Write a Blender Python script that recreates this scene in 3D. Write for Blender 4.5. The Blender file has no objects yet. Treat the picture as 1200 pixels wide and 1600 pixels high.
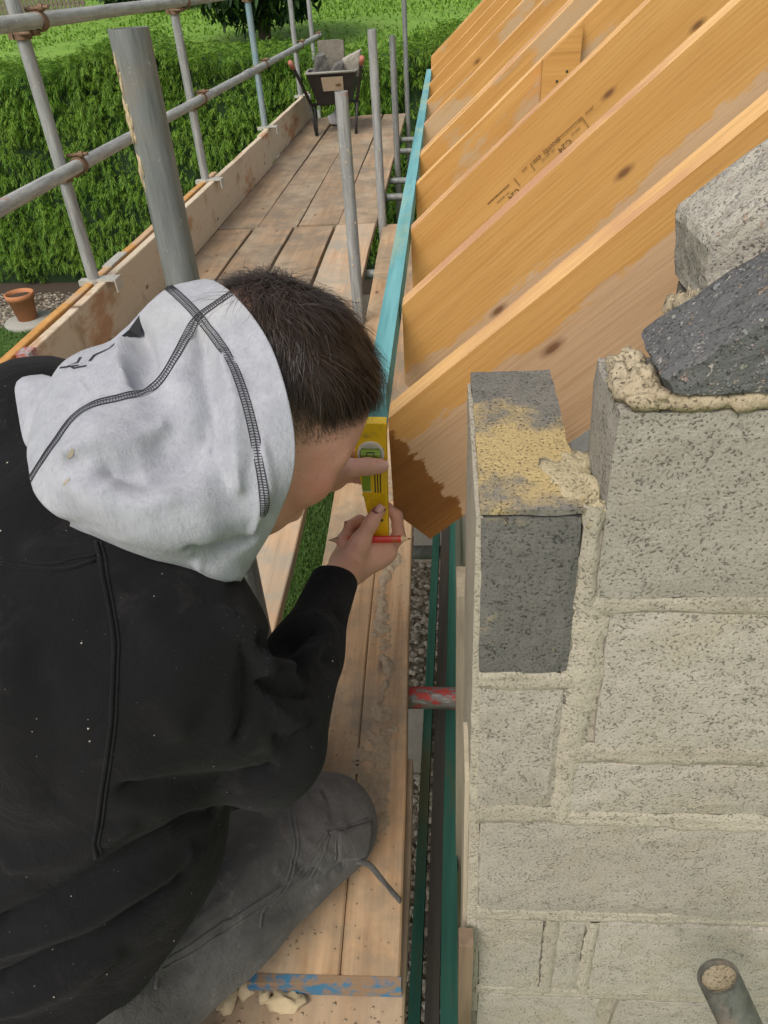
import bpy, math, random
import numpy as np
from mathutils import Vector, Matrix, Euler, noise as mnoise
random.seed(7); rng = np.random.default_rng(11)
D = bpy.data; SC = bpy.context.scene; COL = SC.collection
# ---------------------------------------------------------------- camera
cam = D.cameras.new('Camera'); camo = D.objects.new('Camera', cam); COL.objects.link(camo)
Rw = Matrix(((0.9964, 0.0075, 0.0840), (0.0631, 0.5946, -0.8015), (-0.0560, 0.8040, 0.5921)))
camo.matrix_world = Matrix.Translation((0, 0, 1.23)) @ Rw.to_4x4()
cam.sensor_fit = 'VERTICAL'; cam.sensor_height = 24.0; cam.lens = 24.0 * 1143.0 / 1600.0
cam.clip_start = 0.05; cam.clip_end = 600.0
SC.camera = camo
# ---------------------------------------------------------------- light: soft overcast day
SUN_EL, SUN_AZ = math.radians(52), math.radians(205)     # azimuth clockwise from +Y
w = D.worlds.new('World'); SC.world = w; w.use_nodes = True
nt = w.node_tree; bg = nt.nodes['Background']; sky = nt.nodes.new('ShaderNodeTexSky')
sky.sky_type = 'NISHITA'; sky.sun_disc = False; sky.sun_elevation = SUN_EL; sky.sun_rotation = SUN_AZ
sky.air_density = 1.0; sky.dust_density = 4.0; sky.ozone_density = 1.0
hsv = nt.nodes.new('ShaderNodeHueSaturation'); hsv.inputs['Saturation'].default_value = 0.35
nt.links.new(sky.outputs[0], hsv.inputs['Color']); nt.links.new(hsv.outputs[0], bg.inputs['Color'])
bg.inputs['Strength'].default_value = 0.12
sun = D.lights.new('Sun', 'SUN'); sun.energy = 1.5; sun.angle = math.radians(28); sun.color = (1.0, 0.955, 0.88)
suno = D.objects.new('Sun', sun); COL.objects.link(suno)
sd = Vector((math.sin(SUN_AZ) * math.cos(SUN_EL), math.cos(SUN_AZ) * math.cos(SUN_EL), math.sin(SUN_EL)))
suno.rotation_euler = sd.to_track_quat('Z', 'Y').to_euler()
SC.view_settings.view_transform = 'Standard'; SC.view_settings.look = 'None'
SC.view_settings.exposure = 0.42; SC.view_settings.gamma = 1.0; SC.view_settings.use_curve_mapping = False

# ---------------------------------------------------------------- node / material helpers
class NB:
    def __init__(s, name):
        s.m = D.materials.new(name); s.m.use_nodes = True; s.t = s.m.node_tree
        s.b = s.t.nodes['Principled BSDF']; s.b.inputs['Roughness'].default_value = 0.8
        s.tc = s.t.nodes.new('ShaderNodeTexCoord'); s.obj = s.tc.outputs['Object']
    def L(s, a, b): s.t.links.new(a, b)
    def put(s, sock, v):
        if hasattr(v, 'is_output') or isinstance(v, bpy.types.NodeSocket): s.L(v, sock)
        else:
            if isinstance(v, (tuple, list)) and len(v) == 3 and sock.type == 'RGBA': v = (*v, 1)
            sock.default_value = v
    def map(s, scale=(1, 1, 1), loc=(0, 0, 0), rot=(0, 0, 0), vec=None, rnd=False):
        n = s.t.nodes.new('ShaderNodeMapping'); s.L(vec or s.obj, n.inputs[0])
        n.inputs['Scale'].default_value = scale; n.inputs['Rotation'].default_value = rot
        if rnd:
            oi = s.t.nodes.new('ShaderNodeObjectInfo'); mu = s.t.nodes.new('ShaderNodeMath'); mu.operation = 'MULTIPLY'
            s.L(oi.outputs['Random'], mu.inputs[0]); mu.inputs[1].default_value = 37.0
            s.L(mu.outputs[0], n.inputs['Location'])
        else: n.inputs['Location'].default_value = loc
        return n.outputs[0]
    def noise(s, scale, vec=None, detail=4, rough=0.55, dist=0.0, out='Fac'):
        n = s.t.nodes.new('ShaderNodeTexNoise'); s.L(vec or s.obj, n.inputs['Vector'])
        n.inputs['Scale'].default_value = scale; n.inputs['Detail'].default_value = detail
        n.inputs['Roughness'].default_value = rough; n.inputs['Distortion'].default_value = dist
        return n.outputs[out]
    def vor(s, scale, vec=None, feat='F1', out='Distance', rand=1.0, dims='3D'):
        n = s.t.nodes.new('ShaderNodeTexVoronoi'); n.voronoi_dimensions = dims; s.L(vec or s.obj, n.inputs['Vector']); n.feature = feat
        n.inputs['Scale'].default_value = scale; n.inputs['Randomness'].default_value = rand
        return n.outputs[out]
    def wave(s, scale, vec=None, dist=0.0, detail=2, dirn='X', dscale=1.0):
        n = s.t.nodes.new('ShaderNodeTexWave'); s.L(vec or s.obj, n.inputs['Vector']); n.bands_direction = dirn
        n.inputs['Scale'].default_value = scale; n.inputs['Distortion'].default_value = dist
        n.inputs['Detail'].default_value = detail; n.inputs['Detail Scale'].default_value = dscale
        return n.outputs['Fac']
    def ramp(s, fac, stops, interp='LINEAR'):
        n = s.t.nodes.new('ShaderNodeValToRGB'); s.L(fac, n.inputs[0]); cr = n.color_ramp; cr.interpolation = interp
        while len(cr.elements) < len(stops): cr.elements.new(0.5)
        for e, (p, c) in zip(cr.elements, stops):
            e.position = p; e.color = (c, c, c, 1) if isinstance(c, (int, float)) else (*c, 1)
        return n.outputs[0]
    def mix(s, fac, a, b, mode='MIX'):
        n = s.t.nodes.new('ShaderNodeMix'); n.data_type = 'RGBA'; n.blend_type = mode
        s.put(n.inputs[0], fac); s.put(n.inputs[6], a); s.put(n.inputs[7], b); return n.outputs[2]
    def math(s, op, a, b=0.0, clamp=False):
        n = s.t.nodes.new('ShaderNodeMath'); n.operation = op; n.use_clamp = clamp
        s.put(n.inputs[0], a); s.put(n.inputs[1], b); return n.outputs[0]
    def sep(s, vec=None):
        n = s.t.nodes.new('ShaderNodeSeparateXYZ'); s.L(vec or s.obj, n.inputs[0]); return n.outputs
    def island(s):
        n = s.t.nodes.new('ShaderNodeNewGeometry'); return n.outputs['Random Per Island']
    def rnd(s):
        n = s.t.nodes.new('ShaderNodeObjectInfo'); return n.outputs['Random']
    def attr(s, name, out='Fac'):
        n = s.t.nodes.new('ShaderNodeAttribute'); n.attribute_name = name; return n.outputs[out]
    def bump(s, h, strength=0.5, dist=0.002, prev=None):
        n = s.t.nodes.new('ShaderNodeBump'); s.L(h, n.inputs['Height'])
        n.inputs['Strength'].default_value = strength; n.inputs['Distance'].default_value = dist
        if prev: s.L(prev, n.inputs['Normal'])
        s.L(n.outputs[0], s.b.inputs['Normal']); return n.outputs[0]
    def col(s, c): s.put(s.b.inputs['Base Color'], c)
    def rough(s, r): s.put(s.b.inputs['Roughness'], r)
    def metal(s, v): s.put(s.b.inputs['Metallic'], v)
    def spec(s, v): s.b.inputs['Specular IOR Level'].default_value = v

def plain(name, c, rough=0.7, metal=0.0, var=0.25, sc=30.0, bump=0.0):
    n = NB(name); f = n.noise(sc, detail=5)
    n.col(n.mix(f, tuple(x * (1 - var) for x in c), tuple(min(1, x * (1 + var)) for x in c)))
    n.rough(rough); n.metal(metal)
    if bump: n.bump(f, bump, 0.002)
    return n.m

def wood(name, c_lo, c_hi, axis, c_patch=None, patch=(0.5, 0.6), patch_scale=3.0, knots=True, rough=0.75, grain=1.0, dirt=None, dirt_r=(0.55, 0.75), rnd=True, bumps=0.4, knot_c=(0.10, 0.045, 0.02)):
    n = NB(name); st = [26 * grain] * 3; st[axis] = 1.1 * grain
    v = n.map(tuple(st), rnd=rnd); base = n.map((1, 1, 1), rnd=rnd)
    g = n.noise(1.0, v, detail=6, rough=0.6, dist=0.6)
    st2 = [150 * grain] * 3; st2[axis] = 5 * grain
    fine = n.noise(1.0, n.map(tuple(st2), rnd=rnd), detail=3)
    c = n.ramp(g, [(0.25, c_lo), (0.5, tuple((a + b) / 2 for a, b in zip(c_lo, c_hi))), (0.72, c_hi)])
    c = n.mix(n.math('MULTIPLY', n.ramp(fine, [(0.45, 0.0), (0.8, 1.0)]), 0.35), c, tuple(x * 0.5 for x in c_lo))
    if c_patch:
        sp = [patch_scale * 2.2] * 3; sp[axis] = patch_scale * 0.8
        pm = n.noise(1.0, n.map(tuple(sp), rnd=rnd), detail=7, rough=0.62)
        pm = n.math('ADD', pm, n.math('MULTIPLY', n.math('SUBTRACT', fine, 0.5), 0.10))
        c = n.mix(n.ramp(pm, [(patch[0], 0.0), (patch[1], 1.0)]), c, n.mix(g, tuple(x * 0.8 for x in c_patch), c_patch))
    if knots:
        ks = [5.5] * 3; ks[axis] = 2.6
        k = n.vor(1.0, n.map(tuple(ks) if axis else (ks[0], ks[1], 1), vec=base if axis else n.map(rot=(math.pi / 2, 0, 0), vec=base)), dims='2D')
        kc = n.sep(n.vor(1.0, n.map(tuple(ks) if axis else (ks[0], ks[1], 1), vec=base if axis else n.map(rot=(math.pi / 2, 0, 0), vec=base)), dims='2D', out='Color'))[0]
        c = n.mix(n.math('MULTIPLY', n.ramp(kc, [(.66, 0.), (.68, 1.)]), n.ramp(k, [(.025, .85), (.042, .4), (.08, 0.)])), c, knot_c)
    if dirt:
        d = n.noise(9.0, base, detail=8, rough=0.7)
        d2 = n.noise(2.2, base, detail=3)
        dm = n.ramp(n.math('ADD', n.math('MULTIPLY', d, 0.6), n.math('MULTIPLY', d2, 0.5)), [(dirt_r[0], 0.0), (dirt_r[1], 0.9)])
        c = n.mix(dm, c, dirt)
    n.col(c); n.rough(rough); n.spec(0.3)
    n.bump(n.math('ADD', n.math('MULTIPLY', g, 0.6), fine), bumps, 0.0015)
    return n.m

M = {}
M['board'] = wood('scaffold_board_wood', (0.26, 0.17, 0.10), (0.48, 0.33, 0.20), 1, (0.43, 0.335, 0.23), (0.44, 0.60), 1.6, dirt=(0.22, 0.175, 0.125), dirt_r=(0.49, 0.64), grain=0.9)
M['board_near'] = wood('near_board_wood', (0.30, 0.17, 0.08), (0.55, 0.36, 0.205), 1, (0.52, 0.385, 0.245), (0.46, 0.62), 2.2, dirt=(0.23, 0.185, 0.13), dirt_r=(0.51, 0.66), grain=1.1, bumps=0.7)
M['board_pale'] = wood('pale_board_wood', (0.42, 0.27, 0.155), (0.62, 0.44, 0.29), 1, (0.52, 0.40, 0.28), (0.45, 0.62), 2.0, dirt=(0.33, 0.30, 0.24), dirt_r=(0.52, 0.68), grain=1.1, bumps=0.9)
M['toe'] = wood('toe_board_wood', (0.40, 0.215, 0.11), (0.55, 0.33, 0.19), 1, (0.66, 0.55, 0.40), (0.36, 0.44), 2.4, dirt=(0.36, 0.24, 0.14), dirt_r=(0.6, 0.72))
M['rafter'] = wood('rafter_wood', (0.46, 0.215, 0.052), (0.62, 0.335, 0.105), 0, (0.54, 0.36, 0.205), (0.52, 0.56), 1.5, grain=0.8, rough=0.6, knot_c=(0.16, 0.06, 0.02), bumps=0.3)
M['rafter_top'] = wood('rafter_sawn_edge', (0.62, 0.345, 0.125), (0.80, 0.50, 0.22), 0, (0.55, 0.29, 0.15), (0.47, 0.60), 2.2, grain=1.2, rough=0.8, knots=False, bumps=0.6)
M['teal'] = wood('teal_treated_wood', (0.07, 0.24, 0.26), (0.20, 0.46, 0.48), 1, (0.34, 0.46, 0.33), (0.52, 0.68), 2.4, grain=1.0, knot_c=(0.02, 0.08, 0.10))
M['green'] = wood('green_treated_wood', (0.03, 0.13, 0.10), (0.09, 0.28, 0.215), 1, (0.17, 0.19, 0.11), (0.54, 0.66), 2.0, knots=False)
M['grey_wood'] = wood('weathered_grey_wood', (0.07, 0.062, 0.055), (0.13, 0.115, 0.10), 1, (0.16, 0.10, 0.05), (0.58, 0.68), 1.6, knots=False)
M['cream_wood'] = wood('cream_smeared_timber', (0.34, 0.29, 0.20), (0.52, 0.46, 0.35), 2, (0.28, 0.24, 0.18), (0.55, 0.66), 3.0, knots=False)
M['brown_wood'] = wood('brown_offcut_wood', (0.12, 0.08, 0.05), (0.24, 0.17, 0.11), 2, knots=False)
M['fence'] = wood('grey_fence_wood', (0.10, 0.085, 0.06), (0.22, 0.18, 0.13), 2, knots=False)

def galv(name, c, paint=None, paint_r=(0.6, 0.66), pc=(0.45, 0.09, 0.08), rust=0.25, ax=2):
    n = NB(name); st = [70, 70, 70]; st[ax] = 6; o = n.map(rnd=True)
    g = n.noise(1.0, n.map(tuple(st), rnd=True), detail=6, rough=.7); b = n.noise(16, o, detail=7, rough=.7); st2 = [150, 150, 150]; st2[ax] = 14; sc_ = n.noise(1.0, n.map(tuple(st2), rnd=True), detail=4, rough=.7)
    cc = n.mix(n.ramp(g, [(.3, 0.), (.7, 1.)]), tuple(x * .55 for x in c), tuple(min(1, x * 1.25) for x in c))
    cc = n.mix(n.ramp(b, [(.50, 0.), (.70, rust)]), cc, (.27, .215, .16))
    cc = n.mix(n.ramp(sc_, [(.60, 0.), (.72, .6)]), cc, tuple(x * .35 for x in c))
    cc = n.mix(n.ramp(n.noise(55, o, detail=5, rough=.7), [(.62, 0.), (.70, .7)]), cc, tuple(min(1, x * 1.9) for x in c))
    if paint:
        p = n.noise(paint, o, detail=8, rough=.7)
        cc = n.mix(n.ramp(p, [(paint_r[0], 0.), (paint_r[1], .85)]), cc, pc)
    n.col(cc); n.rough(n.ramp(b, [(.3, .45), (.7, .8)])); n.metal(.25)
    n.bump(n.math('ADD', g, sc_), .5, .0012); return n.m
M['galv'] = galv('galvanised_tube', (0.34, 0.345, 0.335), paint=5, paint_r=(0.66, 0.72))
M['galv_dark'] = galv('weathered_tube', (0.215, 0.225, 0.215), rust=0.45, paint=7, paint_r=(0.66, 0.72), pc=(0.42, 0.37, 0.27))
M['galv_old'] = galv('old_rusty_tube', (0.12, 0.12, 0.105), rust=0.75, paint=20, paint_r=(0.60, 0.66), pc=(0.36, 0.31, 0.22))
M['galv_rail'] = galv('guard_rail_tube', (0.42, 0.425, 0.40), paint=3.5, paint_r=(0.60, 0.68), pc=(0.42, 0.16, 0.13), rust=0.3, ax=1)
M['galv_red'] = galv('red_painted_tube', (0.23, 0.22, 0.20), rust=0.5, ax=0)
def worn_red(m):
    n = NB.__new__(NB); n.m = m; n.t = m.node_tree; n.b = n.t.nodes['Principled BSDF']; n.tc = n.t.nodes.new('ShaderNodeTexCoord'); n.obj = n.tc.outputs['Object']
    old = n.b.inputs['Base Color'].links[0].from_socket; z = n.sep()[2]; f = n.noise(60, n.map((.5, 1, 1)), detail=7, rough=.7)
    mk = n.ramp(n.math('ADD', n.math('MULTIPLY', z, 6.0), n.math('ADD', n.math('MULTIPLY', n.math('SUBTRACT', f, .5), 1.6), .41)), [(.52, 0.), (.56, 1.)])
    n.col(n.mix(mk, n.mix(n.ramp(f, [(.40, .6), (.44, 0.)]), old, (.50, .46, .42)), n.mix(f, (.40, .04, .04), (.60, .075, .06))))
worn_red(M['galv_red'])
M['galv_teal'] = galv('blue_painted_tube', (0.30, 0.36, 0.37), paint=3.0, paint_r=(0.45, 0.62), pc=(0.16, 0.29, 0.34))
M['rust'] = plain('rusty_steel', (0.20, 0.125, 0.075), 0.8, 0.3, 0.55, 60, 0.5)
M['clipmetal'] = plain('pale_clip_metal', (0.50, 0.48, 0.42), 0.55, 0.4, 0.3, 40)
M['blackmetal'] = plain('black_painted_steel', (0.035, 0.032, 0.03), 0.55, 0.2, 0.5, 20)
M['orange_rub'] = plain('orange_rubber', (0.42, 0.16, 0.11), 0.7)
M['rubber'] = plain('black_rubber', (0.02, 0.02, 0.02), 0.85)
M['terracotta'] = plain('terracotta', (0.42, 0.17, 0.07), 0.8, 0, 0.2, 25)
M['soil'] = plain('soil_and_hedge_shade', (0.05, 0.032, 0.02), 0.95, 0, 0.5, 80, 0.8)
M['slab'] = plain('grey_concrete_slab', (0.30, 0.29, 0.25), 0.9, 0, 0.3, 25, 0.3)
M['stonebuff'] = plain('buff_mortar_lump', (0.48, 0.38, 0.23), 0.95, 0, 0.25, 50, 0.6)
M['paper'] = plain('paper_label', (0.62, 0.50, 0.38), 0.8, 0, 0.2, 30)
M['ink'] = plain('black_stamp_ink', (0.10, 0.055, 0.02), 0.8, 0, 0.2)

def concrete(name, c, c2, pit=0.4, agg=None, smear=None, sm_r=(0.52, 0.6), smy=None):
    n = NB(name); o = n.map(rnd=True)
    big = n.noise(7, o, detail=6, rough=.6); mid = n.noise(45, o, detail=5, rough=.65); fine = n.noise(330, o, detail=4, rough=.75)
    pn = n.noise(330, o, detail=3, rough=.65, dist=.3); pitm = n.ramp(n.math('ADD', pn, n.math('MULTIPLY', n.math('SUBTRACT', mid, .5), .28)), [(.32, 1.), (.40, 0.)])
    cc = n.mix(n.ramp(big, [(.3, 0.), (.7, 1.)]), c, c2)
    cc = n.mix(n.ramp(mid, [(.32, .25), (.5, 0.)]), cc, tuple(x * .55 for x in c))
    cc = n.mix(n.ramp(fine, [(.36, .32), (.5, 0.)]), cc, tuple(x * .45 for x in c))
    cc = n.mix(n.ramp(fine, [(.55, 0.), (.70, .35)]), cc, tuple(min(1, x * 1.35) for x in c2))
    cc = n.mix(n.math('MULTIPLY', pitm, pit), cc, tuple(x * .28 for x in c))
    hgt = n.math('SUBTRACT', n.math('ADD', n.math('MULTIPLY', mid, 1.0), n.math('MULTIPLY', fine, .55)), n.math('MULTIPLY', pitm, .7))
    if agg:
        od = n.mix(.022, o, n.noise(90, o, detail=3, out='Color'))
        for sc_, th, pk_ in ((95, .30, .52), (220, .34, .45)):
            a = n.vor(sc_, od); col_ = n.sep(n.vor(sc_, od, out='Color'))
            am = n.math('MULTIPLY', n.ramp(a, [(th - .06, 1.), (th, 0.)]), n.ramp(col_[0], [(pk_, 0.), (pk_ + .02, agg)]))
            tone = n.ramp(col_[1], [(0., (.30, .25, .19)), (.3, (.48, .45, .40)), (.6, (.25, .26, .27)), (.8, (.60, .57, .52)), (.95, (.50, .34, .28)), (1., (.38, .27, .15))])
            cc = n.mix(am, cc, tone); hgt = n.math('ADD', hgt, n.math('MULTIPLY', am, .8))
    if smear:
        sm = n.noise(13, o, detail=8, rough=.66)
        if smy:
            y = n.sep()[1]; band = n.math('SUBTRACT', 1.0, n.math('DIVIDE', n.math('ABSOLUTE', n.math('SUBTRACT', y, smy[0])), smy[1]), True)
            sm = n.math('ADD', sm, n.math('MULTIPLY', n.math('SUBTRACT', band, .5), .42))
        sm = n.ramp(sm, [(sm_r[0], 0.), (sm_r[1], .88)])
        cc = n.mix(n.math('MULTIPLY', sm, n.ramp(pitm, [(0., 1.), (1., .35)])), cc, n.mix(n.ramp(fine, [(.35, 0.), (.65, 1.)]), tuple(x * .72 for x in smear), smear))
    cc = n.mix(n.math('MULTIPLY', n.rnd(), .32), cc, tuple(x * .62 for x in c))
    n.col(cc); n.rough(.95); n.spec(.15); n.bump(hgt, .9, .0034); return n.m
M['block'] = concrete('pale_concrete_block', (0.40, 0.362, 0.302), (0.49, 0.446, 0.378), 0.42, smear=(0.49, 0.43, 0.33), sm_r=(0.48, 0.64))
M['block_grey'] = concrete('grey_concrete_block', (0.35, 0.32, 0.27), (0.43, 0.395, 0.335), 0.55, smear=(0.47, 0.41, 0.31), sm_r=(0.58, 0.72))
M['block_dark'] = concrete('dark_concrete_block', (0.14, 0.135, 0.125), (0.195, 0.185, 0.165), 0.5, smear=(0.50, 0.40, 0.22), sm_r=(0.60, 0.70))
M['block_top'] = concrete('smeared_concrete_block', (0.165, 0.155, 0.135), (0.25, 0.23, 0.19), 0.7, smear=(0.58, 0.43, 0.19), sm_r=(0.46, 0.60), smy=(0.09, 0.15))
M['block_cut'] = concrete('cut_dark_block', (0.13, 0.13, 0.13), (0.19, 0.188, 0.182), 0.4, agg=.9)
M['block_cut_light'] = concrete('cut_light_block', (0.36, 0.33, 0.275), (0.47, 0.43, 0.36), 0.5, agg=0.75)
M['block_side'] = concrete('rough_brown_block', (0.20, 0.18, 0.145), (0.27, 0.24, 0.19), 0.8)
M['mortar'] = concrete('buff_mortar', (.41, .365, .285), (.50, .45, .36), .12)
M['mortar_dark'] = concrete('crumbly_mortar', (.36, .29, .19), (.50, .42, .29), .4); M['mortar_web'] = concrete('smeared_mortar', (.43, .36, .22), (.52, .44, .29), .3)

# ---------------------------------------------------------------- mesh helpers
class MB:
    def __init__(s): s.v = []; s.f = []; s.sm = []; s.mi = []
    def add(s, vs, fs, smooth=False, mi=0):
        o = len(s.v); s.v += [tuple(map(float, p)) for p in vs]
        for f in fs: s.f.append(tuple(i + o for i in f)); s.sm.append(smooth); s.mi.append(mi)
        return s
    def hexa(s, p, smooth=False, mi=0):   # p: bottom 4 (ccw from above) then top 4
        return s.add(p, [(3, 2, 1, 0), (4, 5, 6, 7), (0, 1, 5, 4), (1, 2, 6, 5), (2, 3, 7, 6), (3, 0, 4, 7)], smooth, mi)
    def box(s, lo, hi, rot=None, at=None, mi=0):
        x0, y0, z0 = lo; x1, y1, z1 = hi
        p = [Vector(q) for q in [(x0, y0, z0), (x1, y0, z0), (x1, y1, z0), (x0, y1, z0), (x0, y0, z1), (x1, y0, z1), (x1, y1, z1), (x0, y1, z1)]]
        if rot is not None: p = [rot @ q for q in p]
        if at is not None: p = [q + Vector(at) for q in p]
        return s.hexa(p, mi=mi)
    def tube(s, p0, p1, r0, r1=None, seg=20, inner=None, caps=True, rings=1, mi=0):
        r1 = r0 if r1 is None else r1; p0 = Vector(p0); p1 = Vector(p1); d = (p1 - p0).normalized()
        a = d.orthogonal().normalized(); b = d.cross(a); vs = []; fs = []
        for k in range(rings + 1):
            t = k / rings; c = p0.lerp(p1, t); r = r0 + (r1 - r0) * t
            vs += [c + (a * math.cos(2 * math.pi * i / seg) + b * math.sin(2 * math.pi * i / seg)) * r for i in range(seg)]
        for k in range(rings):
            for i in range(seg):
                j = (i + 1) % seg; fs.append((k * seg + i, k * seg + j, (k + 1) * seg + j, (k + 1) * seg + i))
        s.add(vs, fs, True, mi)
        if inner:
            iv = [c + (a * math.cos(2 * math.pi * i / seg) + b * math.sin(2 * math.pi * i / seg)) * q for c, q in ((p0, inner), (p1, inner)) for i in range(seg)]
            s.add(iv, [(i, seg + i, seg + (i + 1) % seg, (i + 1) % seg) for i in range(seg)], True, mi)
            for e in (0, 1):
                vs2 = vs[-seg:] if e else vs[:seg]; o = vs2 + iv[e * seg:(e + 1) * seg]
                q = [(i, (i + 1) % seg, seg + (i + 1) % seg, seg + i) for i in range(seg)]
                s.add(o, q if e else [x[::-1] for x in q], False, mi)
        elif caps:
            s.add(vs[:seg], [tuple(range(seg))[::-1]], False, mi); s.add(vs[-seg:], [tuple(range(seg))], False, mi)
        return s
    def path(s, pts, r, seg=8, mi=0, flat=None, up=None):   # tube along points; r number or list; flat = (w, h) elliptic
        pts = [Vector(p) for p in pts]; n = len(pts); vs = []; fs = []; a = None
        for k in range(n):
            d = (pts[min(k + 1, n - 1)] - pts[max(k - 1, 0)]).normalized()
            if up is not None: a = (Vector(up) - d * Vector(up).dot(d)).normalized()
            else: a = d.orthogonal().normalized() if a is None else (a - d * a.dot(d)).normalized()
            b = d.cross(a); rr = r[k] if isinstance(r, (list, tuple)) else r
            ra, rb = (rr * flat[0], rr * flat[1]) if flat else (rr, rr)
            vs += [pts[k] + a * math.cos(2 * math.pi * i / seg) * ra + b * math.sin(2 * math.pi * i / seg) * rb for i in range(seg)]
        for k in range(n - 1):
            for i in range(seg):
                j = (i + 1) % seg; fs.append((k * seg + i, k * seg + j, (k + 1) * seg + j, (k + 1) * seg + i))
        fs.append(tuple(range(seg))[::-1]); fs.append(tuple(range((n - 1) * seg, n * seg)))
        return s.add(vs, fs, True, mi)
    def lathe(s, prof, at=(0, 0, 0), seg=32, mi=0):
        vs = [(at[0] + r * math.cos(2 * math.pi * i / seg), at[1] + r * math.sin(2 * math.pi * i / seg), at[2] + z) for r, z in prof for i in range(seg)]
        fs = [(k * seg + i, k * seg + (i + 1) % seg, (k + 1) * seg + (i + 1) % seg, (k + 1) * seg + i) for k in range(len(prof) - 1) for i in range(seg)]
        return s.add(vs, fs, True, mi)
    def mesh(s, name, mats):
        me = D.meshes.new(name); me.from_pydata(s.v, [], s.f); me.update()
        for m in (mats if isinstance(mats, (list, tuple)) else [mats]): me.materials.append(m)
        me.polygons.foreach_set('use_smooth', s.sm); me.polygons.foreach_set('material_index', s.mi)
        return me
    def build(s, name, mats, parent=None, loc=(0, 0, 0), rot=(0, 0, 0)):
        return link(name, s.mesh(name, mats), parent, loc, rot)
def link(name, me, parent=None, loc=(0, 0, 0), rot=(0, 0, 0)):
    o = D.objects.new(name, me); COL.objects.link(o); o.location = loc; o.rotation_euler = rot
    if parent is not None: o.parent = parent
    return o
def tag(o, label=None, cat=None, group=None, kind=None):
    if label: o['label'] = label
    if cat: o['category'] = cat
    if group: o['group'] = group
    if kind: o['kind'] = kind
    return o
def thing(name, label, cat, loc=(0, 0, 0), group=None, rot=(0, 0, 0)):
    return tag(link(name, None, None, loc, rot), label, cat, group)
def nz(p, s=1.0, o=0.0): return mnoise.noise(Vector((p[0] * s + o, p[1] * s + o * 1.7, p[2] * s - o)))
def rough_hexa(mb, P, div=(8, 3, 6), amp=0.0015, sc=60, rnd_edge=0.004, off=0.0, mi=0):
    """six-sided lump from 8 corners, faces gridded, edges chipped and surface uneven"""
    P = [Vector(p) for p in P]
    def tri(u, v, t):
        b = P[0].lerp(P[1], u).lerp(P[3].lerp(P[2], u), v); c = P[4].lerp(P[5], u).lerp(P[7].lerp(P[6], u), v); return b.lerp(c, t)
    ctr = sum(P, Vector()) / 8; ids = {}; vs = []; fs = []; nx, ny, nz_ = div
    def vid(i, j, k):
        if (i, j, k) in ids: return ids[(i, j, k)]
        p = tri(i / nx, j / ny, k / nz_)
        e = (i in (0, nx)) + (j in (0, ny)) + (k in (0, nz_))
        if e >= 2: p = p + (ctr - p).normalized() * rnd_edge * (0.6 + 0.8 * abs(nz(p, 25, off)) + 0.5 * (e - 2))
        p = p + Vector((nz(p, sc, off), nz(p, sc, off + 5), nz(p, sc, off + 9))) * amp
        ids[(i, j, k)] = len(vs); vs.append(p); return ids[(i, j, k)]
    for i in range(nx):
        for j in range(ny):
            fs.append((vid(i, j, 0), vid(i, j + 1, 0), vid(i + 1, j + 1, 0), vid(i + 1, j, 0)))
            fs.append((vid(i, j, nz_), vid(i + 1, j, nz_), vid(i + 1, j + 1, nz_), vid(i, j + 1, nz_)))
    for i in range(nx):
        for k in range(nz_):
            fs.append((vid(i, 0, k), vid(i + 1, 0, k), vid(i + 1, 0, k + 1), vid(i, 0, k + 1)))
            fs.append((vid(i, ny, k), vid(i, ny, k + 1), vid(i + 1, ny, k + 1), vid(i + 1, ny, k)))
    for j in range(ny):
        for k in range(nz_):
            fs.append((vid(0, j, k), vid(0, j, k + 1), vid(0, j + 1, k + 1), vid(0, j + 1, k)))
            fs.append((vid(nx, j, k), vid(nx, j + 1, k), vid(nx, j + 1, k + 1), vid(nx, j, k + 1)))
    return mb.add(vs, fs, False, mi)
# ================================================================ GROUND
def zfield(y, x=-6.0): return -2.1 + max(0.0, y - 13.0) * 0.10 - 0.018 * x * min(1.0, max(0.0, y - 13.0) / 15.0)
def ground_mat(name, c1, c2, c3, s=5):
    n = NB(name); a = n.noise(s, detail=6); b = n.noise(0.6, detail=3); f = n.noise(60, detail=4)
    c = n.mix(n.ramp(a, [(0.35, 0.0), (0.65, 1.0)]), c1, c2); c = n.mix(n.ramp(b, [(0.45, 0.0), (0.65, 0.7)]), c, c3)
    n.col(n.mix(n.ramp(f, [(0.35, 0.6), (0.55, 0.0)]), c, tuple(x * 0.5 for x in c1))); n.rough(0.95); n.bump(f, 0.6, 0.02); return n.m
M['lawn'] = ground_mat('lawn_green', (0.055, 0.115, 0.02), (0.085, 0.155, 0.028), (0.075, 0.10, 0.03))
M['field'] = ground_mat('meadow_green', (0.12, 0.24, 0.02), (0.18, 0.33, 0.035), (0.20, 0.32, 0.05), 1.2)
M['gravelbed'] = ground_mat('gravel_bed', (0.10, 0.085, 0.06), (0.17, 0.145, 0.11), (0.13, 0.10, 0.07), 30)
mb = MB(); xs = [-120, -60, -30, -12, -6, -0.5]; ys = [-12, 0, 4, 8.4]
def sheet(name, xs, ys, zf, mat):
    mb = MB(); vs = [(x, y, zf(x, y)) for y in ys for x in xs]; nx = len(xs)
    fs = [(j * nx + i, j * nx + i + 1, (j + 1) * nx + i + 1, (j + 1) * nx + i) for j in range(len(ys) - 1) for i in range(nx - 1)]
    return tag(mb.add(vs, fs, True).build(name, mat), kind='structure')
sheet('ground', np.linspace(-150, 150, 60), list(np.linspace(-30, 13, 12)) + list(np.linspace(16, 250, 60)), lambda x, y: zfield(y, x) + (0.25 * nz((x, y, 0), 0.12) if y > 14 else 0) - 0.01, M['field'])
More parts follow.
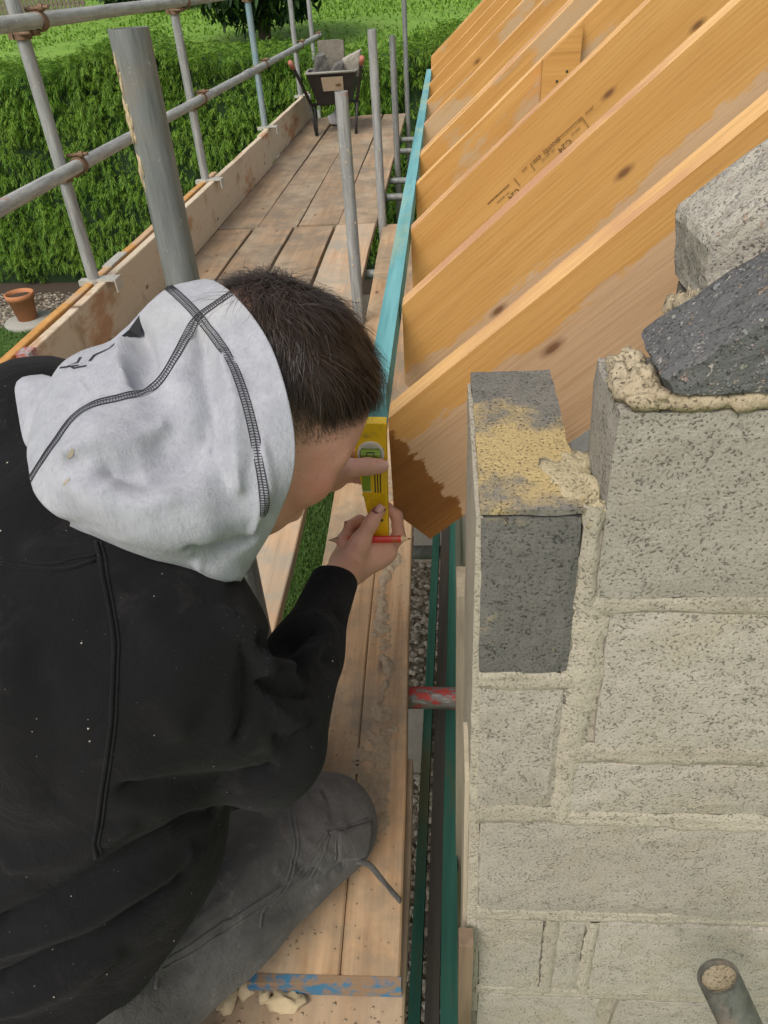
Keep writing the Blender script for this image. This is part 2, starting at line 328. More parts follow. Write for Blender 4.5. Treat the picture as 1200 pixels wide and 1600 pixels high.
sheet('lawn', np.linspace(-20, -0.55, 10), np.linspace(-10, 8.45, 10), lambda x, y: -2.1, M['lawn'])
sheet('gravel_path', [-0.55, -0.2, 0.3], np.linspace(-10, 8.45, 10), lambda x, y: -2.104, M['gravelbed'])
sheet('gravel_border', np.linspace(-20, 1.5, 10), [8.45, 9.2, 11.5], lambda x, y: -2.098, M['gravelbed'])
sheet('hedge_shade_strip', np.linspace(-20, 3, 8), [9.25, 9.9, 11.5], lambda x, y: -2.090, M['soil'])  # shade at the hedge foot put in as a dark sheet, reusing pot soil
# loose stones
def stones(name, n, xr, yr, r, label):
    mb = MB()
    for _ in range(n):
        x = random.uniform(*xr); y = random.uniform(*yr); q = random.uniform(*r); a = random.uniform(0, 6.28)
        vs = []
        for k, (zz, rr) in enumerate(((-0.2, 0.75), (0.35, 1.0), (0.9, 0.55))):
            for i in range(5):
                t = a + i * 1.2566 + k * 0.5; s = rr * q * random.uniform(0.75, 1.2)
                vs.append((x + math.cos(t) * s * 1.25, y + math.sin(t) * s, -2.1 + zz * q))
        fs = [(k * 5 + i, k * 5 + (i + 1) % 5, k * 5 + 5 + (i + 1) % 5, k * 5 + 5 + i) for k in (0, 1) for i in range(5)] + [(10, 11, 12, 13, 14)]
        mb.add(vs, fs)
    n_ = NB(name); c = n_.ramp(n_.island(), [(0.0, (0.10, 0.085, 0.06)), (0.4, (0.24, 0.20, 0.15)), (0.75, (0.36, 0.31, 0.24)), (1.0, (0.48, 0.44, 0.37))])
    n_.col(n_.mix(n_.ramp(n_.noise(90, detail=3), [(0.3, 0.4), (0.6, 0.0)]), c, (0.12, 0.10, 0.07))); n_.rough(0.9)
    return tag(mb.build(name, n_.m), label, 'gravel', kind='stuff')
stones('gravel', 5200, (-0.52, 0.12), (0.8, 5.2), (0.010, 0.021), 'loose grey and brown gravel beside the house wall')
stones('pebble_border', 3000, (-7.2, -3.6), (8.45, 9.7), (0.011, 0.024), 'brown pebbles around the flower pot by the hedge')
# grass blades
def leafmat(name, stops, rough=0.6, trans=0.25):
    n = NB(name); c = n.ramp(n.island(), stops); n.col(n.mix(n.ramp(n.noise(1.3, detail=3), [(0.4, 0.0), (0.7, 0.35)]), c, stops[-1][1])); n.rough(rough); n.spec(0.25)
    t = n.t.nodes.new('ShaderNodeBsdfTranslucent'); n.L(c, t.inputs[0]); ms = n.t.nodes.new('ShaderNodeMixShader'); ms.inputs[0].default_value = trans
    n.L(n.b.outputs[0], ms.inputs[1]); n.L(t.outputs[0], ms.inputs[2]); n.L(ms.outputs[0], n.t.nodes['Material Output'].inputs[0]); return n.m
M['grass'] = leafmat('grass_blades', [(0.0, (0.05, 0.11, 0.018)), (0.6, (0.085, 0.175, 0.028)), (1.0, (0.12, 0.20, 0.05))])
M['meadow'] = leafmat('meadow_blades', [(0.0, (0.11, 0.22, 0.022)), (0.6, (0.17, 0.32, 0.035)), (1.0, (0.24, 0.38, 0.06))])
M['hedge'] = leafmat('hedge_foliage', [(0.0, (0.042, 0.115, 0.012)), (0.4, (0.092, 0.21, 0.018)), (0.8, (0.155, 0.295, 0.026)), (1.0, (0.24, 0.36, 0.042))], 0.55, 0.3)
M['tree'] = leafmat('dark_tree_leaves', [(0.0, (0.012, 0.03, 0.012)), (0.7, (0.03, 0.065, 0.018)), (1.0, (0.05, 0.10, 0.03))], 0.5, 0.2)
M['bark'] = plain('tree_bark', (0.07, 0.05, 0.035), 0.9)
def np_mesh(name, V, F, mat, smooth=False):
    me = D.meshes.new(name); V = np.asarray(V, np.float32); F = np.asarray(F, np.int32)
    me.vertices.add(len(V)); me.vertices.foreach_set('co', V.ravel()); k = F.shape[1]
    me.loops.add(F.size); me.loops.foreach_set('vertex_index', F.ravel())
    me.polygons.add(len(F)); me.polygons.foreach_set('loop_start', np.arange(len(F), dtype=np.int32) * k)
    me.polygons.foreach_set('loop_total', np.full(len(F), k, np.int32))
    me.polygons.foreach_set('use_smooth', np.full(len(F), smooth))
    me.update(calc_edges=True); me.validate(); me.materials.append(mat); return me
def blades(base, dirn, length, width, droop, side=None):
    """curved tapering blades: base Nx3, dirn Nx3 unit; 3 segments each"""
    N = len(base); up = np.array([0, 0, 1.0]); V = np.zeros((N, 7, 3))
    sd_ = np.cross(dirn, up) if side is None else side; sd_ /= np.linalg.norm(sd_, axis=1, keepdims=True) + 1e-9
    for k, t in enumerate((0, 0.4, 0.75)):
        c = base + dirn * (length * t)[:, None] - up * (droop * length * t * t)[:, None]
        wd = (width * (0.6, 1.0, 0.7)[k])[:, None] * 0.5
        V[:, 2 * k] = c - sd_ * wd; V[:, 2 * k + 1] = c + sd_ * wd
    V[:, 6] = base + dirn * length[:, None] - up * (droop * length)[:, None]
    o = (np.arange(N) * 7)[:, None]
    T = np.array([[0, 1, 3], [0, 3, 2], [2, 3, 5], [2, 5, 4], [4, 5, 6]])
    return V.reshape(-1, 3), (o[:, :, None] + T[None]).reshape(-1, 3)
def unit(a): return a / (np.linalg.norm(a, axis=1, keepdims=True) + 1e-9)
def grass(name, n, xr, yr, h, wd, mat, label, zf=lambda y: -2.1):
    b = np.stack([rng.uniform(*xr, n), rng.uniform(*yr, n), np.zeros(n)], 1); b[:, 2] = [zf(y) for y in b[:, 1]]
    d = unit(np.stack([rng.normal(0, .45, n), rng.normal(0, .45, n), np.ones(n)], 1))
    V, F = blades(b, d, rng.uniform(*h, n), rng.uniform(*wd, n), rng.uniform(.1, .5, n))
    return tag(link(name, np_mesh(name, V, F, mat)), label, 'grass', kind='stuff')
grass('lawn_grass', 22000, (-1.5, -0.56), (2.6, 5.6), (.03, .07), (.004, .008), M['grass'], 'short lawn grass seen through the gap between the boards')
grass('border_grass', 20000, (-6.8, -3.8), (5.6, 8.5), (.03, .075), (.006, .012), M['grass'], 'mown lawn in front of the flower pot')
n_ = 60000; b = np.stack([rng.uniform(-26, 6, n_), 12 + 34 * rng.random(n_) ** 1.3, np.zeros(n_)], 1); b[:, 2] = [zfield(y, x) - .05 for x, y in b[:, :2]]
d = unit(np.stack([rng.normal(0, .5, n_), rng.normal(0, .5, n_), np.ones(n_)], 1))
V, F = blades(b, d, rng.uniform(.12, .34, n_), rng.uniform(.04, .09, n_), rng.uniform(.2, .8, n_))
tag(link('meadow_grass', np_mesh('meadow_grass', V, F, M['meadow'])), 'long bright green meadow grass beyond the hedge', 'grass', kind='stuff')
# ================================================================ HEDGE
hd = thing('conifer_hedge', 'tall clipped bright green conifer hedge across the end of the garden', 'hedge', (-3, 10, -2.1))
HX0, HX1 = -9.0, 3.2
def hy(x): return 9.72 - 0.07 * (x + 3)
def htop(x): return 0.62 + 0.10 * math.sin(x * 1.3) + 0.06 * math.sin(x * 3.1 + 1)
mb = MB(); q = np.linspace(HX0, HX1, 30); vs = []; fs = []
for x in q:
    y = hy(x); t = htop(x) - 0.12; vs += [(x, y + .22, -2.1), (x, y + .16, -.6), (x, y + .25, t), (x, y + 1.7, t), (x, y + 1.8, -2.1)]
for i in range(len(q) - 1):
    for k in range(4): fs.append((i * 5 + k, i * 5 + k + 1, i * 5 + 5 + k + 1, i * 5 + 5 + k))
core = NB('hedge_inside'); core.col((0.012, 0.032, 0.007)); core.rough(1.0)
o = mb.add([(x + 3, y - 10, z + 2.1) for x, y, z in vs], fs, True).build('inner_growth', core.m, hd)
def spray(n, top):
    x = rng.uniform(HX0, HX1, n); y0 = np.array([hy(t) for t in x]); tz = np.array([htop(t) for t in x])
    if top:
        b = np.stack([x, y0 + rng.uniform(0, 1.6, n), tz - rng.uniform(0.0, .14, n)], 1)
        ax = unit(np.stack([rng.normal(0, .6, n), rng.normal(-.35, .5, n), rng.uniform(.3, 1.0, n)], 1))
    else:
        z = -2.02 + (tz + 2.0) * rng.random(n) ** .9
        lump = np.array([nz((a, c, 0), 1.6) * .16 + nz((a, c, 3), 4.5) * .09 for a, c in zip(x, z)])
        b = np.stack([x, y0 + .13 - lump + rng.uniform(-.04, .18, n) + .18 * (z < -1.85), z], 1)
        ax = unit(np.stack([rng.normal(.12, .42, n), rng.uniform(-1.0, -.35, n), rng.normal(-.15, .55, n)], 1))
    Vs = []; Fs = []; off = 0; L = rng.uniform(.06, .155, n) * (1.1 if top else 1.0); dr = rng.uniform(.35, 1.1, n)
    sdir = unit(np.cross(ax, np.array([0, 0, 1.0]) + rng.normal(0, .25, (n, 3))))
    for (t0, ang, ls) in ((0, 0, 1.0), (.15, .75, .55), (.15, -.75, .55), (.42, .6, .42), (.42, -.6, .42), (.65, .5, .3), (.65, -.5, .3)):
        base = b + ax * (L * t0)[:, None] - np.array([0, 0, 1.0]) * (dr * L * t0 * t0)[:, None]
        d2 = unit(ax * math.cos(ang) + sdir * math.sin(ang))
        d2[:, 2] -= .5 * t0; d2 = unit(d2)
        v, f = blades(base, d2, L * ls * rng.uniform(.8, 1.2, n), rng.uniform(.0055, .0105, n), dr * (.9 if ang == 0 else .6), unit(np.cross(d2, np.cross(sdir, ax) + rng.normal(0, .3, (n, 3)))))
        Vs.append(v); Fs.append(f + off); off += len(v)
    return np.concatenate(Vs), np.concatenate(Fs)
V1, F1 = spray(33000, False); V2, F2 = spray(9500, True)
V = np.concatenate([V1, V2]) - np.array([-3, 10, -2.1]); F = np.concatenate([F1, F2 + len(V1)])
tag(link('foliage', np_mesh('foliage', V, F, M['hedge']), hd), kind='stuff')
# ---------------- trees, shrubs and fence at the far side of the meadow
def leafy(name, label, at, rx, rz, n, mat, trunk, h0, leaf=(.16, .34)):
    t = thing(name, label, 'tree' if trunk else 'shrub', at)
    th = rng.uniform(0, 2 * np.pi, n); cz = rng.uniform(-1, 1, n); r = rng.random(n) ** .35
    s = np.sqrt(1 - cz * cz); P = np.stack([np.cos(th) * s * rx * r, np.sin(th) * s * rx * .8 * r, cz * rz * r + h0], 1)
    P *= 1 + np.array([.22 * nz(p, .9, 3) for p in P])[:, None]; P[:, 2] = np.maximum(P[:, 2], .15 + .3 * rng.random(n))
    dv = unit(rng.normal(0, 1, (n, 3)) + np.array([0, 0, -.3]))
    V, F = blades(P, dv, rng.uniform(*leaf, n), rng.uniform(.09, .17, n), rng.uniform(0, .6, n))
    tag(link('crown', np_mesh('crown', V, F, mat), t), kind='stuff')
    mb = MB(); mb.tube((0, 0, -.1), (.1, 0, h0), .22, .12, 10)
    for k in range(5): mb.tube((.05, 0, h0 * .6), (rx * .6 * math.cos(k * 1.3), rx * .5 * math.sin(k * 1.3), h0 + rz * .4), .09, .03, 7)
    mb.build('trunk', M['bark'], t); return t
leafy('broadleaf_tree', 'dark spreading tree beyond the hedge above the guard rail', (-5.75, 28.0, zfield(28)), 2.7, 2.3, 9000, M['tree'], True, 2.75)
leafy('dark_shrub', 'dark low shrub between the wooden fence and the tree', (-12.4, 37.5, zfield(37.5, -12)), 2.6, 1.3, 3500, M['tree'], False, 1.1)
fe = thing('paling_fence', 'weathered grey paling fence at the far left of the meadow', 'fence', (-16.9, 36, zfield(36, -17)))
pal = MB().box((-.07, -.012, 0), (.07, .012, 1.7)).mesh('paling', M['fence'])
for i in range(30): link('paling', pal, fe, (-3.3 + i * .185, random.uniform(-.01, .01), random.uniform(-.03, .03)))
for z in (.4, 1.3): MB().box((-3.4, .014, z), (2.2, .06, z + .09)).build('rail', M['fence'], fe)
# flower pot on a round slab
sl = MB().lathe([(0, .05), (.30, .05), (.315, .035), (.31, 0)], seg=28).build('round_slab', M['slab'], None, (-5.24, 8.62, -2.1)); tag(sl, 'round grey stepping slab under the flower pot', 'slab')
pt = thing('flower_pot', 'terracotta flower pot of bare soil standing at the foot of the hedge', 'flower pot', (-5.28, 8.64, -2.05))
MB().lathe([(0, .0), (.115, .0), (.155, .26), (.172, .262), (.178, .335), (.158, .335), (.148, .29)], seg=28).build('pot', M['terracotta'], pt)
MB().lathe([(0, .30), (.08, .305), (.152, .29)], seg=24).build('soil', M['soil'], pt)
def lump(mb, c, r, off, sq=(1, 1, 1), nu=12, nv=8, rough=.35):
    vs = []; fs = []
    for j in range(nv + 1):
        ph = math.pi * j / nv
        for i in range(nu):
            th = 2 * math.pi * i / nu; d = Vector((math.sin(ph) * math.cos(th), math.sin(ph) * math.sin(th), math.cos(ph)))
            q = 1 + rough * nz(d, 1.8, off) + rough * .5 * nz(d, 5, off); vs.append(Vector(c) + Vector((d.x * sq[0], d.y * sq[1], d.z * sq[2])) * r * q)
    for j in range(nv):
        for i in range(nu): k = (i + 1) % nu; fs.append((j * nu + i, j * nu + nu + i, j * nu + nu + k, j * nu + k))
    mb.add(vs, fs, True)
# ================================================================ SCAFFOLD
def board_mesh(w_, l_, mat, th=.038, split=None, warp=0.0):
    mb = MB(); n = 12; parts = [(-w_ / 2, w_ / 2)] if split is None else [(-w_ / 2, -w_ / 2 + w_ * split - .0007), (-w_ / 2 + w_ * split + .0007, w_ / 2)]
    for x0, x1 in parts:
        e = .003; prof = [(x0, -th + e), (x0, -e), (x0 + e, 0), (x1 - e, 0), (x1, -e), (x1, -th + e), (x1 - e, -th), (x0 + e, -th)]; vs = []; fs = []
        for k in range(n + 1):
            y = -l_ / 2 + l_ * k / n; dz = warp * math.sin(k * 1.1 + w_ * 40)
            vs += [(x + .0015 * math.sin(k * 2.3 + x * 50), y, z + dz) for x, z in prof]
        for k in range(n):
            for i in range(8): j = (i + 1) % 8; fs.append((k * 8 + i, k * 8 + j, k * 8 + 8 + j, k * 8 + 8 + i))
        fs += [tuple(range(8)), tuple(range(n * 8, n * 8 + 8))[::-1]]
        mb.add([(x, y, z) for x, y, z in vs], [f[::-1] for f in fs])
    return mb.mesh('scaffold_board', mat)
GB = 'scaffold boards of the platform'
def board(label, x0, x1, y0, y1, z=0.0, mat='board', rz=0.0, rx=0.0, split=None, warp=.001):
    o = link('scaffold_board', board_mesh(x1 - x0, y1 - y0, M[mat], split=split, warp=warp), None, ((x0 + x1) / 2, (y0 + y1) / 2, z), (rx, 0, rz))
    return tag(o, label, 'scaffold board', GB)
ordn = ['outermost scaffold board', 'second scaffold board from the toe board', 'third scaffold board from the toe board', 'inner scaffold board next to the row of bare posts']
for i, (x0, x1) in enumerate([(-1.43, -1.165), (-1.155, -.905), (-.897, -.652), (-.644, -.405)]):
    board(ordn[i] + ', far bay by the wheelbarrow', x0, x1, 4.66, 8.92, [.002, -.003, .004, 0][i], 'board', [.004, -.002, .001, -.003][i])
for i, (x0, x1) in enumerate([(-1.43, -1.188), (-1.172, -.932), (-.912, -.672), (-.648, -.41)]):
    board(ordn[i] + ', middle bay behind the head', x0, x1, 1.18, 4.64, [0, .004, -.002, .003][i], ['board', 'board', 'board', 'board_pale'][i], [0, -.003, .002, .004][i])
for i, (x0, x1) in enumerate([(-1.43, -1.17), (-1.155, -.915), (-.90, -.665), (-.645, -.405)]):
    board(ordn[i] + ', nearest bay under the kneeling person', x0, x1, -1.6, 1.165, 0, 'board', 0)
board('reddish scaffold board lowest at the bottom edge with rubble on it', -.372, -.066, -1.6, .86, -.004, 'board', 0)
ib = thing('lapped_scaffold_board', 'long mortar splashed board with blue painted end beside the wall', 'scaffold board', (-.1860, .447, .036), GB, (-.0075, 0, .0165))
me = board_mesh(.2285, 4.15, M['board_near'], split=.60, warp=.0)
for v in me.vertices: v.co.y += 2.075
link('plank', me, ib)
n = NB('flaked_blue_paint'); f_ = n.noise(45, detail=7, rough=.7); g_ = n.noise(9, detail=3)
n.col(n.mix(n.ramp(n.math('ADD', n.math('MULTIPLY', f_, .6), n.math('MULTIPLY', g_, .5)), [(.53, 0.), (.60, 1.)]), n.mix(f_, (.16, .10, .06), (.34, .22, .12)), n.mix(f_, (.02, .09, .17), (.05, .19, .31)))); n.bump(f_, .5, .001); M['bluepaint'] = n.m
mb = MB(); mb.box((-.1155, -.0035, -.034), (.1155, .014, -.012)); mb.box((-.1155, -.0025, -.0135), (.1155, .010, .0012)); mb.build('painted_end', M['bluepaint'], ib)
# toe boards
tb = thing('toe_board', 'mortar smeared toe board along the outer edge, nearer length', 'toe board', (-1.40, 2.22, 0))
def toe(parent, x, y0, y1, z0, z1, th=.036):
    l = y1 - y0; me = board_mesh(z1 - z0, l, M['toe'], th=th); o = link('plank', me, parent, (x, y0 + l / 2, (z0 + z1) / 2), (0, math.radians(90), 0)); return o
toe(tb, 0, 0, 4.25, .006, .262)
mb = MB(); mb.box((-.042, -.006, .10), (.004, .05, .268)); mb.build('end_hoop', galv('painted_hoop', (.40, .38, .36), paint=30, paint_r=(.48, .52), pc=(.45, .10, .09)), tb)
tb2 = thing('toe_board', 'mortar smeared toe board length beside the wheelbarrow', 'toe board', (-1.425, 6.30, 0)); toe(tb2, 0, .02, 2.6, .006, .258)
tb3 = thing('outer_toe_board', 'clean orange toe board lapped outside the smeared one', 'toe board', (-1.455, 2.02, 0)); toe(tb3, 0, 0, 3.0, .02, .262)
tb3.children[0].data.materials[0] = M['rafter']
mb = MB(); mb.box((-.04, -.004, .258), (.002, .20, .266)); mb.build('edge_plate', M['clipmetal'], tb3, (0, 1.12, 0))
# tubes
TR = .02415
def standard(label, x, y, ztop, mat='galv', lean=(0, 0), zb=-2.1, group='scaffold standards'):
    h = ztop - zb; t = thing('scaffold_standard', label, 'scaffold pole', (x, y, zb), group)
    MB().tube((0, 0, 0), (lean[0], lean[1], h), TR, seg=28, inner=.0205, rings=6).build('tube', M[mat], t); return t
s0 = standard('thick grey mortar splashed pole standing just behind the white hood', -.384, 1.02, 1.195, 'galv_dark', (.012, 0))
for (lab, y, zt, m_) in (('bare inner pole ending in front of the wheelbarrow', 3.02, .895, 'galv'), ('second bare inner pole beyond the head, ending level with the barrow load', 4.56, 1.00, 'galv'), ('third bare inner pole with an open top, beside the blue batten', 6.40, .86, 'galv_dark'), ('farthest inner pole rising out of the top of the picture', 8.65, 1.9, 'galv_dark')):
    standard(lab, -.366, y, zt, m_)
mb = MB()      # dried mortar run on the near pole
for k in range(34):
    z = 3.10 + .16 * random.random() ** .8; a = random.gauss(3.85, .16); r = random.uniform(.003, .008)
    lump(mb, (math.cos(a) * (TR - .0005) + .012, math.sin(a) * (TR - .0005), z), r, k * 3.3, (.30, .55, 1.6), 9, 7, .6)
mb.build('mortar_run', M['stonebuff'], s0)
for q_, st_ in enumerate([o for o in COL.objects if o.name.startswith('scaffold_standard') and o != s0]):
    mb = MB()
    for k in range(9): a = random.uniform(3.4, 5.6); lump(mb, (math.cos(a) * TR, math.sin(a) * TR, random.uniform(2.15, 2.95)), random.uniform(.0025, .006), k * 2.9 + q_, (.5, .5, 1.3), 8, 6, .6)
    tag(mb.build('mortar_splash', M['stonebuff'], st_), kind='stuff')
outer = [(2.96, 'nearest outer pole with couplers in front of the flower pot', 'galv'), (4.77, 'second outer pole along the guard rail', 'galv'), (6.66, 'blue painted outer pole, third along the guard rail', 'galv_teal'), (8.55, 'outer pole just left of the wheelbarrow', 'galv'), (9.75, 'farthest outer pole at the end of the lower guard rail', 'galv')]
def ring(mb, c, axis, r, wd, seg=22):
    c = Vector(c); a = Vector(axis) * wd / 2; mb.tube(c - a, c + a, r, seg=seg, inner=TR + .0005)
for y, lab, m_ in outer:
    t = standard(lab, -1.462, y, 1.75, m_)
    for z in (.698, 1.162):
        if y > 9 and z > 1: continue
        mb = MB(); zz = z + 2.1
        ring(mb, (.057, .034, zz), (0, 1, 0), .0315, .034); ring(mb, (0, 0, zz - .03), (0, 0, 1), .0315, .036)
        mb.box((.018, .018, zz - .04), (.045, .050, zz + .012))
        mb.tube((.02, .034, zz + .036), (.105, .034, zz + .040), .0065, seg=8); mb.tube((.070, .034, zz + .038), (.086, .034, zz + .039), .0125, seg=6)
        mb.tube((-.035, -.02, zz - .03), (.05, -.034, zz - .03), .006, seg=8); mb.box((-.036, -.032, zz - .045), (-.02, -.004, zz - .015))
        mb.build('coupler', M['rust'], t)
    mb = MB(); zz = 2.1 + .268
    ring(mb, (0, 0, zz - .012), (0, 0, 1), .0335, .03); mb.box((.015, -.03, zz - .004), (.105, .035, zz + .004)); mb.box((.099, -.03, zz - .05), (.105, .035, zz - .0045)); mb.tube((-.02, -.06, zz - .012), (-.02, .05, zz - .012), .006, seg=8); mb.box((-.06, -.02, zz - .022), (-.028, .02, zz))
    mb.build('toe_board_clip', M['clipmetal'], t)
def rail(name, label, p0, p1, mat, cat='scaffold tube', inner=.0205, group=None):
    p0 = Vector(p0); o = MB().tube((0, 0, 0), Vector(p1) - p0, TR, seg=24, inner=inner, rings=8).build(name, M[mat], None, p0); return tag(o, label, cat, group)
rail('guard_rail', 'upper guard rail tube running off the top left', (-1.403, .6, 1.162), (-1.403, 9.0, 1.175), 'galv_rail', 'guard rail')
rail('guard_rail', 'lower guard rail tube in front of the hedge, nearer length', (-1.403, .6, .698), (-1.403, 6.05, .699), 'galv_rail', 'guard rail')
rail('guard_rail', 'lower guard rail tube, far length ending above the wheelbarrow', (-1.403, 6.06, .699), (-1.403, 9.95, .700), 'galv_rail', 'guard rail')
tag(MB().tube((0, -.09, 0), (0, .09, 0), .0285, seg=22, inner=.0245).build('sleeve_coupler', M['galv'], None, (-1.403, 6.055, .699)), 'grey sleeve joining the two lower guard rail tubes', 'coupler')
rail('transom_tube', 'short red painted transom tube reaching across to the block wall', (-1.52, 1.057, -.0635), (.026, 1.058, -.0635), 'galv_red', group='transoms under the boards')
for y, lab in ((2.62, 'transom tube under the boards just behind the head'), (3.9, 'transom tube under the boards beside the blue batten, nearest of the far ones'), (5.55, 'transom end showing below the third bare pole'), (6.05, 'transom end nearest the third bare pole'), (7.2, 'transom end one before the last pole'), (7.75, 'transom end by the farthest inner pole')):
    rail('transom_tube', lab, (-1.52, y, -.064), (-.12, y, -.064), 'galv_dark', group='transoms under the boards')
for y in (.02, 1.95): rail('low_transom_tube', 'low transom tube carrying the green timbers, ' + ('nearer one' if y < 1 else 'farther one'), (-.30, y, -.385), (.022, y, -.385), 'galv_dark', group='low transoms')
rail('upright_tube', 'short upright tube end in front of the block wall, bottom right', (.531, .187, -.168), (.311, .385, .272), 'galv_old')
ax9 = Vector((.40, -.36, -.80)).normalized(); pg = MB(); c9 = Vector((.311, .385, .272)) + ax9 * .006
pg.tube(c9 + ax9 * .02, c9, .0204, seg=20); tag(pg.build('tube_plug', M['mortar_dark']), 'dried mortar filling the end of the upright tube', 'mortar')
# ================================================================ GREEN TIMBERS IN THE GAP
def stick(name, label, w_, h_, p, l_, rz, mat, cat='timber', group=None):
    o = MB().box((-w_ / 2, 0, -h_), (w_ / 2, l_, 0)).build(name, M[mat], None, p, (0, 0, rz)); return tag(o, label, cat, group)
stick('treated_batten', 'green treated batten nearest the boards in the gap', .022, .05, (-.0790, -.10, -.306), 2.2, -.0225, 'green')
stick('weathered_batten', 'grey brown weathered batten between the two green ones', .026, .062, (-.0455, -.10, -.294), 2.2, -.0215, 'grey_wood')
stick('treated_batten', 'green treated batten nearest the block wall', .032, .056, (-.0085, -.10, -.301), 2.2, -.012, 'green')
# teal batten along the rafter feet
bt = tag(MB().box((-.016, 0, -.05), (.016, 4.515, 0)).build('roofing_batten', M['teal'], None, (-.105, 1.0, .716), (.0, 0, -.0045)), 'long teal treated batten nailed across the rafter feet', 'batten')
# pale blocks on the ground
tag(rough_hexa(MB(), [(-.11, -.22, 0), (.11, -.22, 0), (.11, .22, 0), (-.11, .22, 0), (-.11, -.22, .1), (.11, -.22, .1), (.11, .22, .1), (-.11, .22, .1)], (3, 5, 2)).build('ground_block', M['block'], None, (-.12, 4.12, -2.1), (0, 0, .03)), 'pale block on the gravel directly below the rafter foot', 'block')
tag(rough_hexa(MB(), [(-.08, -.22, 0), (.08, -.22, 0), (.08, .22, 0), (-.08, .22, 0), (-.08, -.22, .1), (.08, -.22, .1), (.08, .22, .1), (-.08, .22, .1)], (3, 5, 2)).build('ground_block', M['block'], None, (-.20, 2.45, -2.1), (0, 0, -.02)), 'pale block on the gravel just below the red painted tube', 'block')
# ================================================================ RAFTERS
AR = math.atan(.862)
def rafter_wet(name, lo_n, foot, off):
    """half dried timber: golden while damp, pale where dried, dark where soaked"""
    n = NB(name); xyz = n.sep(); v = n.map((0.8, 17, 17), (off, 0, 0)); g = n.noise(1.0, v, detail=6, rough=.6, dist=.7)
    rid = n.wave(34, n.map((.10, 1, 1), (off, 0, 0)), 5.0, 3, 'Z', .9)
    fine = n.noise(1.0, n.map((7, 190, 190), (off, 0, 0)), detail=3); blot = n.noise(9, n.map((.55, 1.5, 1.5), (off, 0, 0)), detail=8, rough=.66); jag = n.noise(1.0, n.map((30, 130, 130), (off, 0, 0)), detail=4)
    gold = n.ramp(g, [(.25, (.51, .25, .068)), (.5, (.565, .30, .09)), (.75, (.615, .35, .12))])
    pale = n.ramp(g, [(.25, (.475, .30, .165)), (.5, (.53, .345, .20)), (.75, (.58, .395, .24))])
    d = n.math('MULTIPLY', xyz[2], -1.0); jj = n.math('ADD', n.math('MULTIPLY', n.math('SUBTRACT', blot, .5), .13), n.math('MULTIPLY', n.math('SUBTRACT', jag, .5), .035))
    c = n.mix(n.ramp(n.math('ADD', d, jj), [(lo_n, 0.), (lo_n + .006, 1.)]), gold, pale)
    if foot:
        uu = n.math('ADD', xyz[0], n.math('MULTIPLY', jj, .75)); s_ = n.math('ADD', uu, n.math('MULTIPLY', d, .16))
        wet = n.ramp(g, [(.25, (.19, .075, .016)), (.55, (.26, .11, .025)), (.8, (.33, .15, .04))])
        c = n.mix(n.ramp(s_, [(-.034, 1.), (-.020, 0.)]), c, wet)
    k = n.vor(1.0, n.map((3.6, 9, 1), (off, 0, 0), vec=n.map(rot=(math.pi / 2, 0, 0))), dims='2D'); kc = n.sep(n.vor(1.0, n.map((3.6, 9, 1), (off, 0, 0), vec=n.map(rot=(math.pi / 2, 0, 0))), dims='2D', out='Color'))[0]; c = n.mix(n.math('MULTIPLY', n.ramp(kc, [(.62, 0.), (.64, 1.)]), n.ramp(k, [(.03, .9), (.05, .5), (.09, 0.)])), c, (.15, .065, .028))
    c = n.mix(n.math('MULTIPLY', n.ramp(fine, [(.50, 0.), (.75, 1.)]), .26), c, (.30, .145, .06))
    c = n.mix(n.math('MULTIPLY', n.ramp(rid, [(.55, 0.), (.95, 1.)]), .035), c, (.34, .17, .07))
    n.col(c); n.rough(.62); n.spec(.3); n.bump(n.math('ADD', fine, n.math('ADD', n.math('MULTIPLY', g, .6), n.math('MULTIPLY', rid, .12))), .45, .0014); return n.m
def rafter_mesh(mats, length=4.3, th=.047, seed=0):
    prof = [(0, 0), (-.109, -.127), (-.102, -.205)]; n = 40; mb = MB()
    top = []; bot = []
    us = [0] + [.1 + (length - .1) * i / n for i in range(n + 1)]
    def wob(u, s): return .0012 * math.sin(u * 9 + s + seed) + .0008 * math.sin(u * 23 + s * 2)
    for side, y in ((0, 0.0), (1, th)):
        vs = []
        for u in us: vs += [(u, y + wob(u, side), wob(u, 2 + side) * .8)]
        for u in us: vs += [(max(u, 0) if u else -.102, y + wob(u, side), -.205)]
        vs += [(-.109, y, -.127)]; m = len(us)
        fs = [(i, i + 1, m + i + 1, m + i) for i in range(m - 1)] + [(0, m, 2 * m)]
        mb.add(vs, [f if side else f[::-1] for f in fs], False, 0)
        (top if side == 0 else bot).extend(vs)
    m = len(us)
    a, b = top, bot
    mb.add(a[:m] + b[:m], [(i, i + 1, m + i + 1, m + i) for i in range(m - 1)], False, 1)
    mb.add(a[m:2 * m] + b[m:2 * m], [(i + 1, i, m + i, m + i + 1) for i in range(m - 1)], False, 0)
    mb.add([a[0], b[0], b[2 * m], a[2 * m]], [(0, 1, 2, 3)], False, 0); mb.add([a[2 * m], b[2 * m], b[m], a[m]], [(0, 1, 2, 3)], False, 0)
    return mb.mesh('rafter', mats)
rm = [rafter_mesh([rafter_wet('rafter_wet_a', .046, True, 0.0), M['rafter_top']]), rafter_mesh([rafter_wet('rafter_wet_b', .115, False, 4.3), M['rafter_top']], seed=2), rafter_mesh([rafter_wet('rafter_wet_c', .15, False, 9.1), M['rafter_top']], seed=4)]
rgen = rafter_mesh([M['rafter'], M['rafter_top']], seed=6)
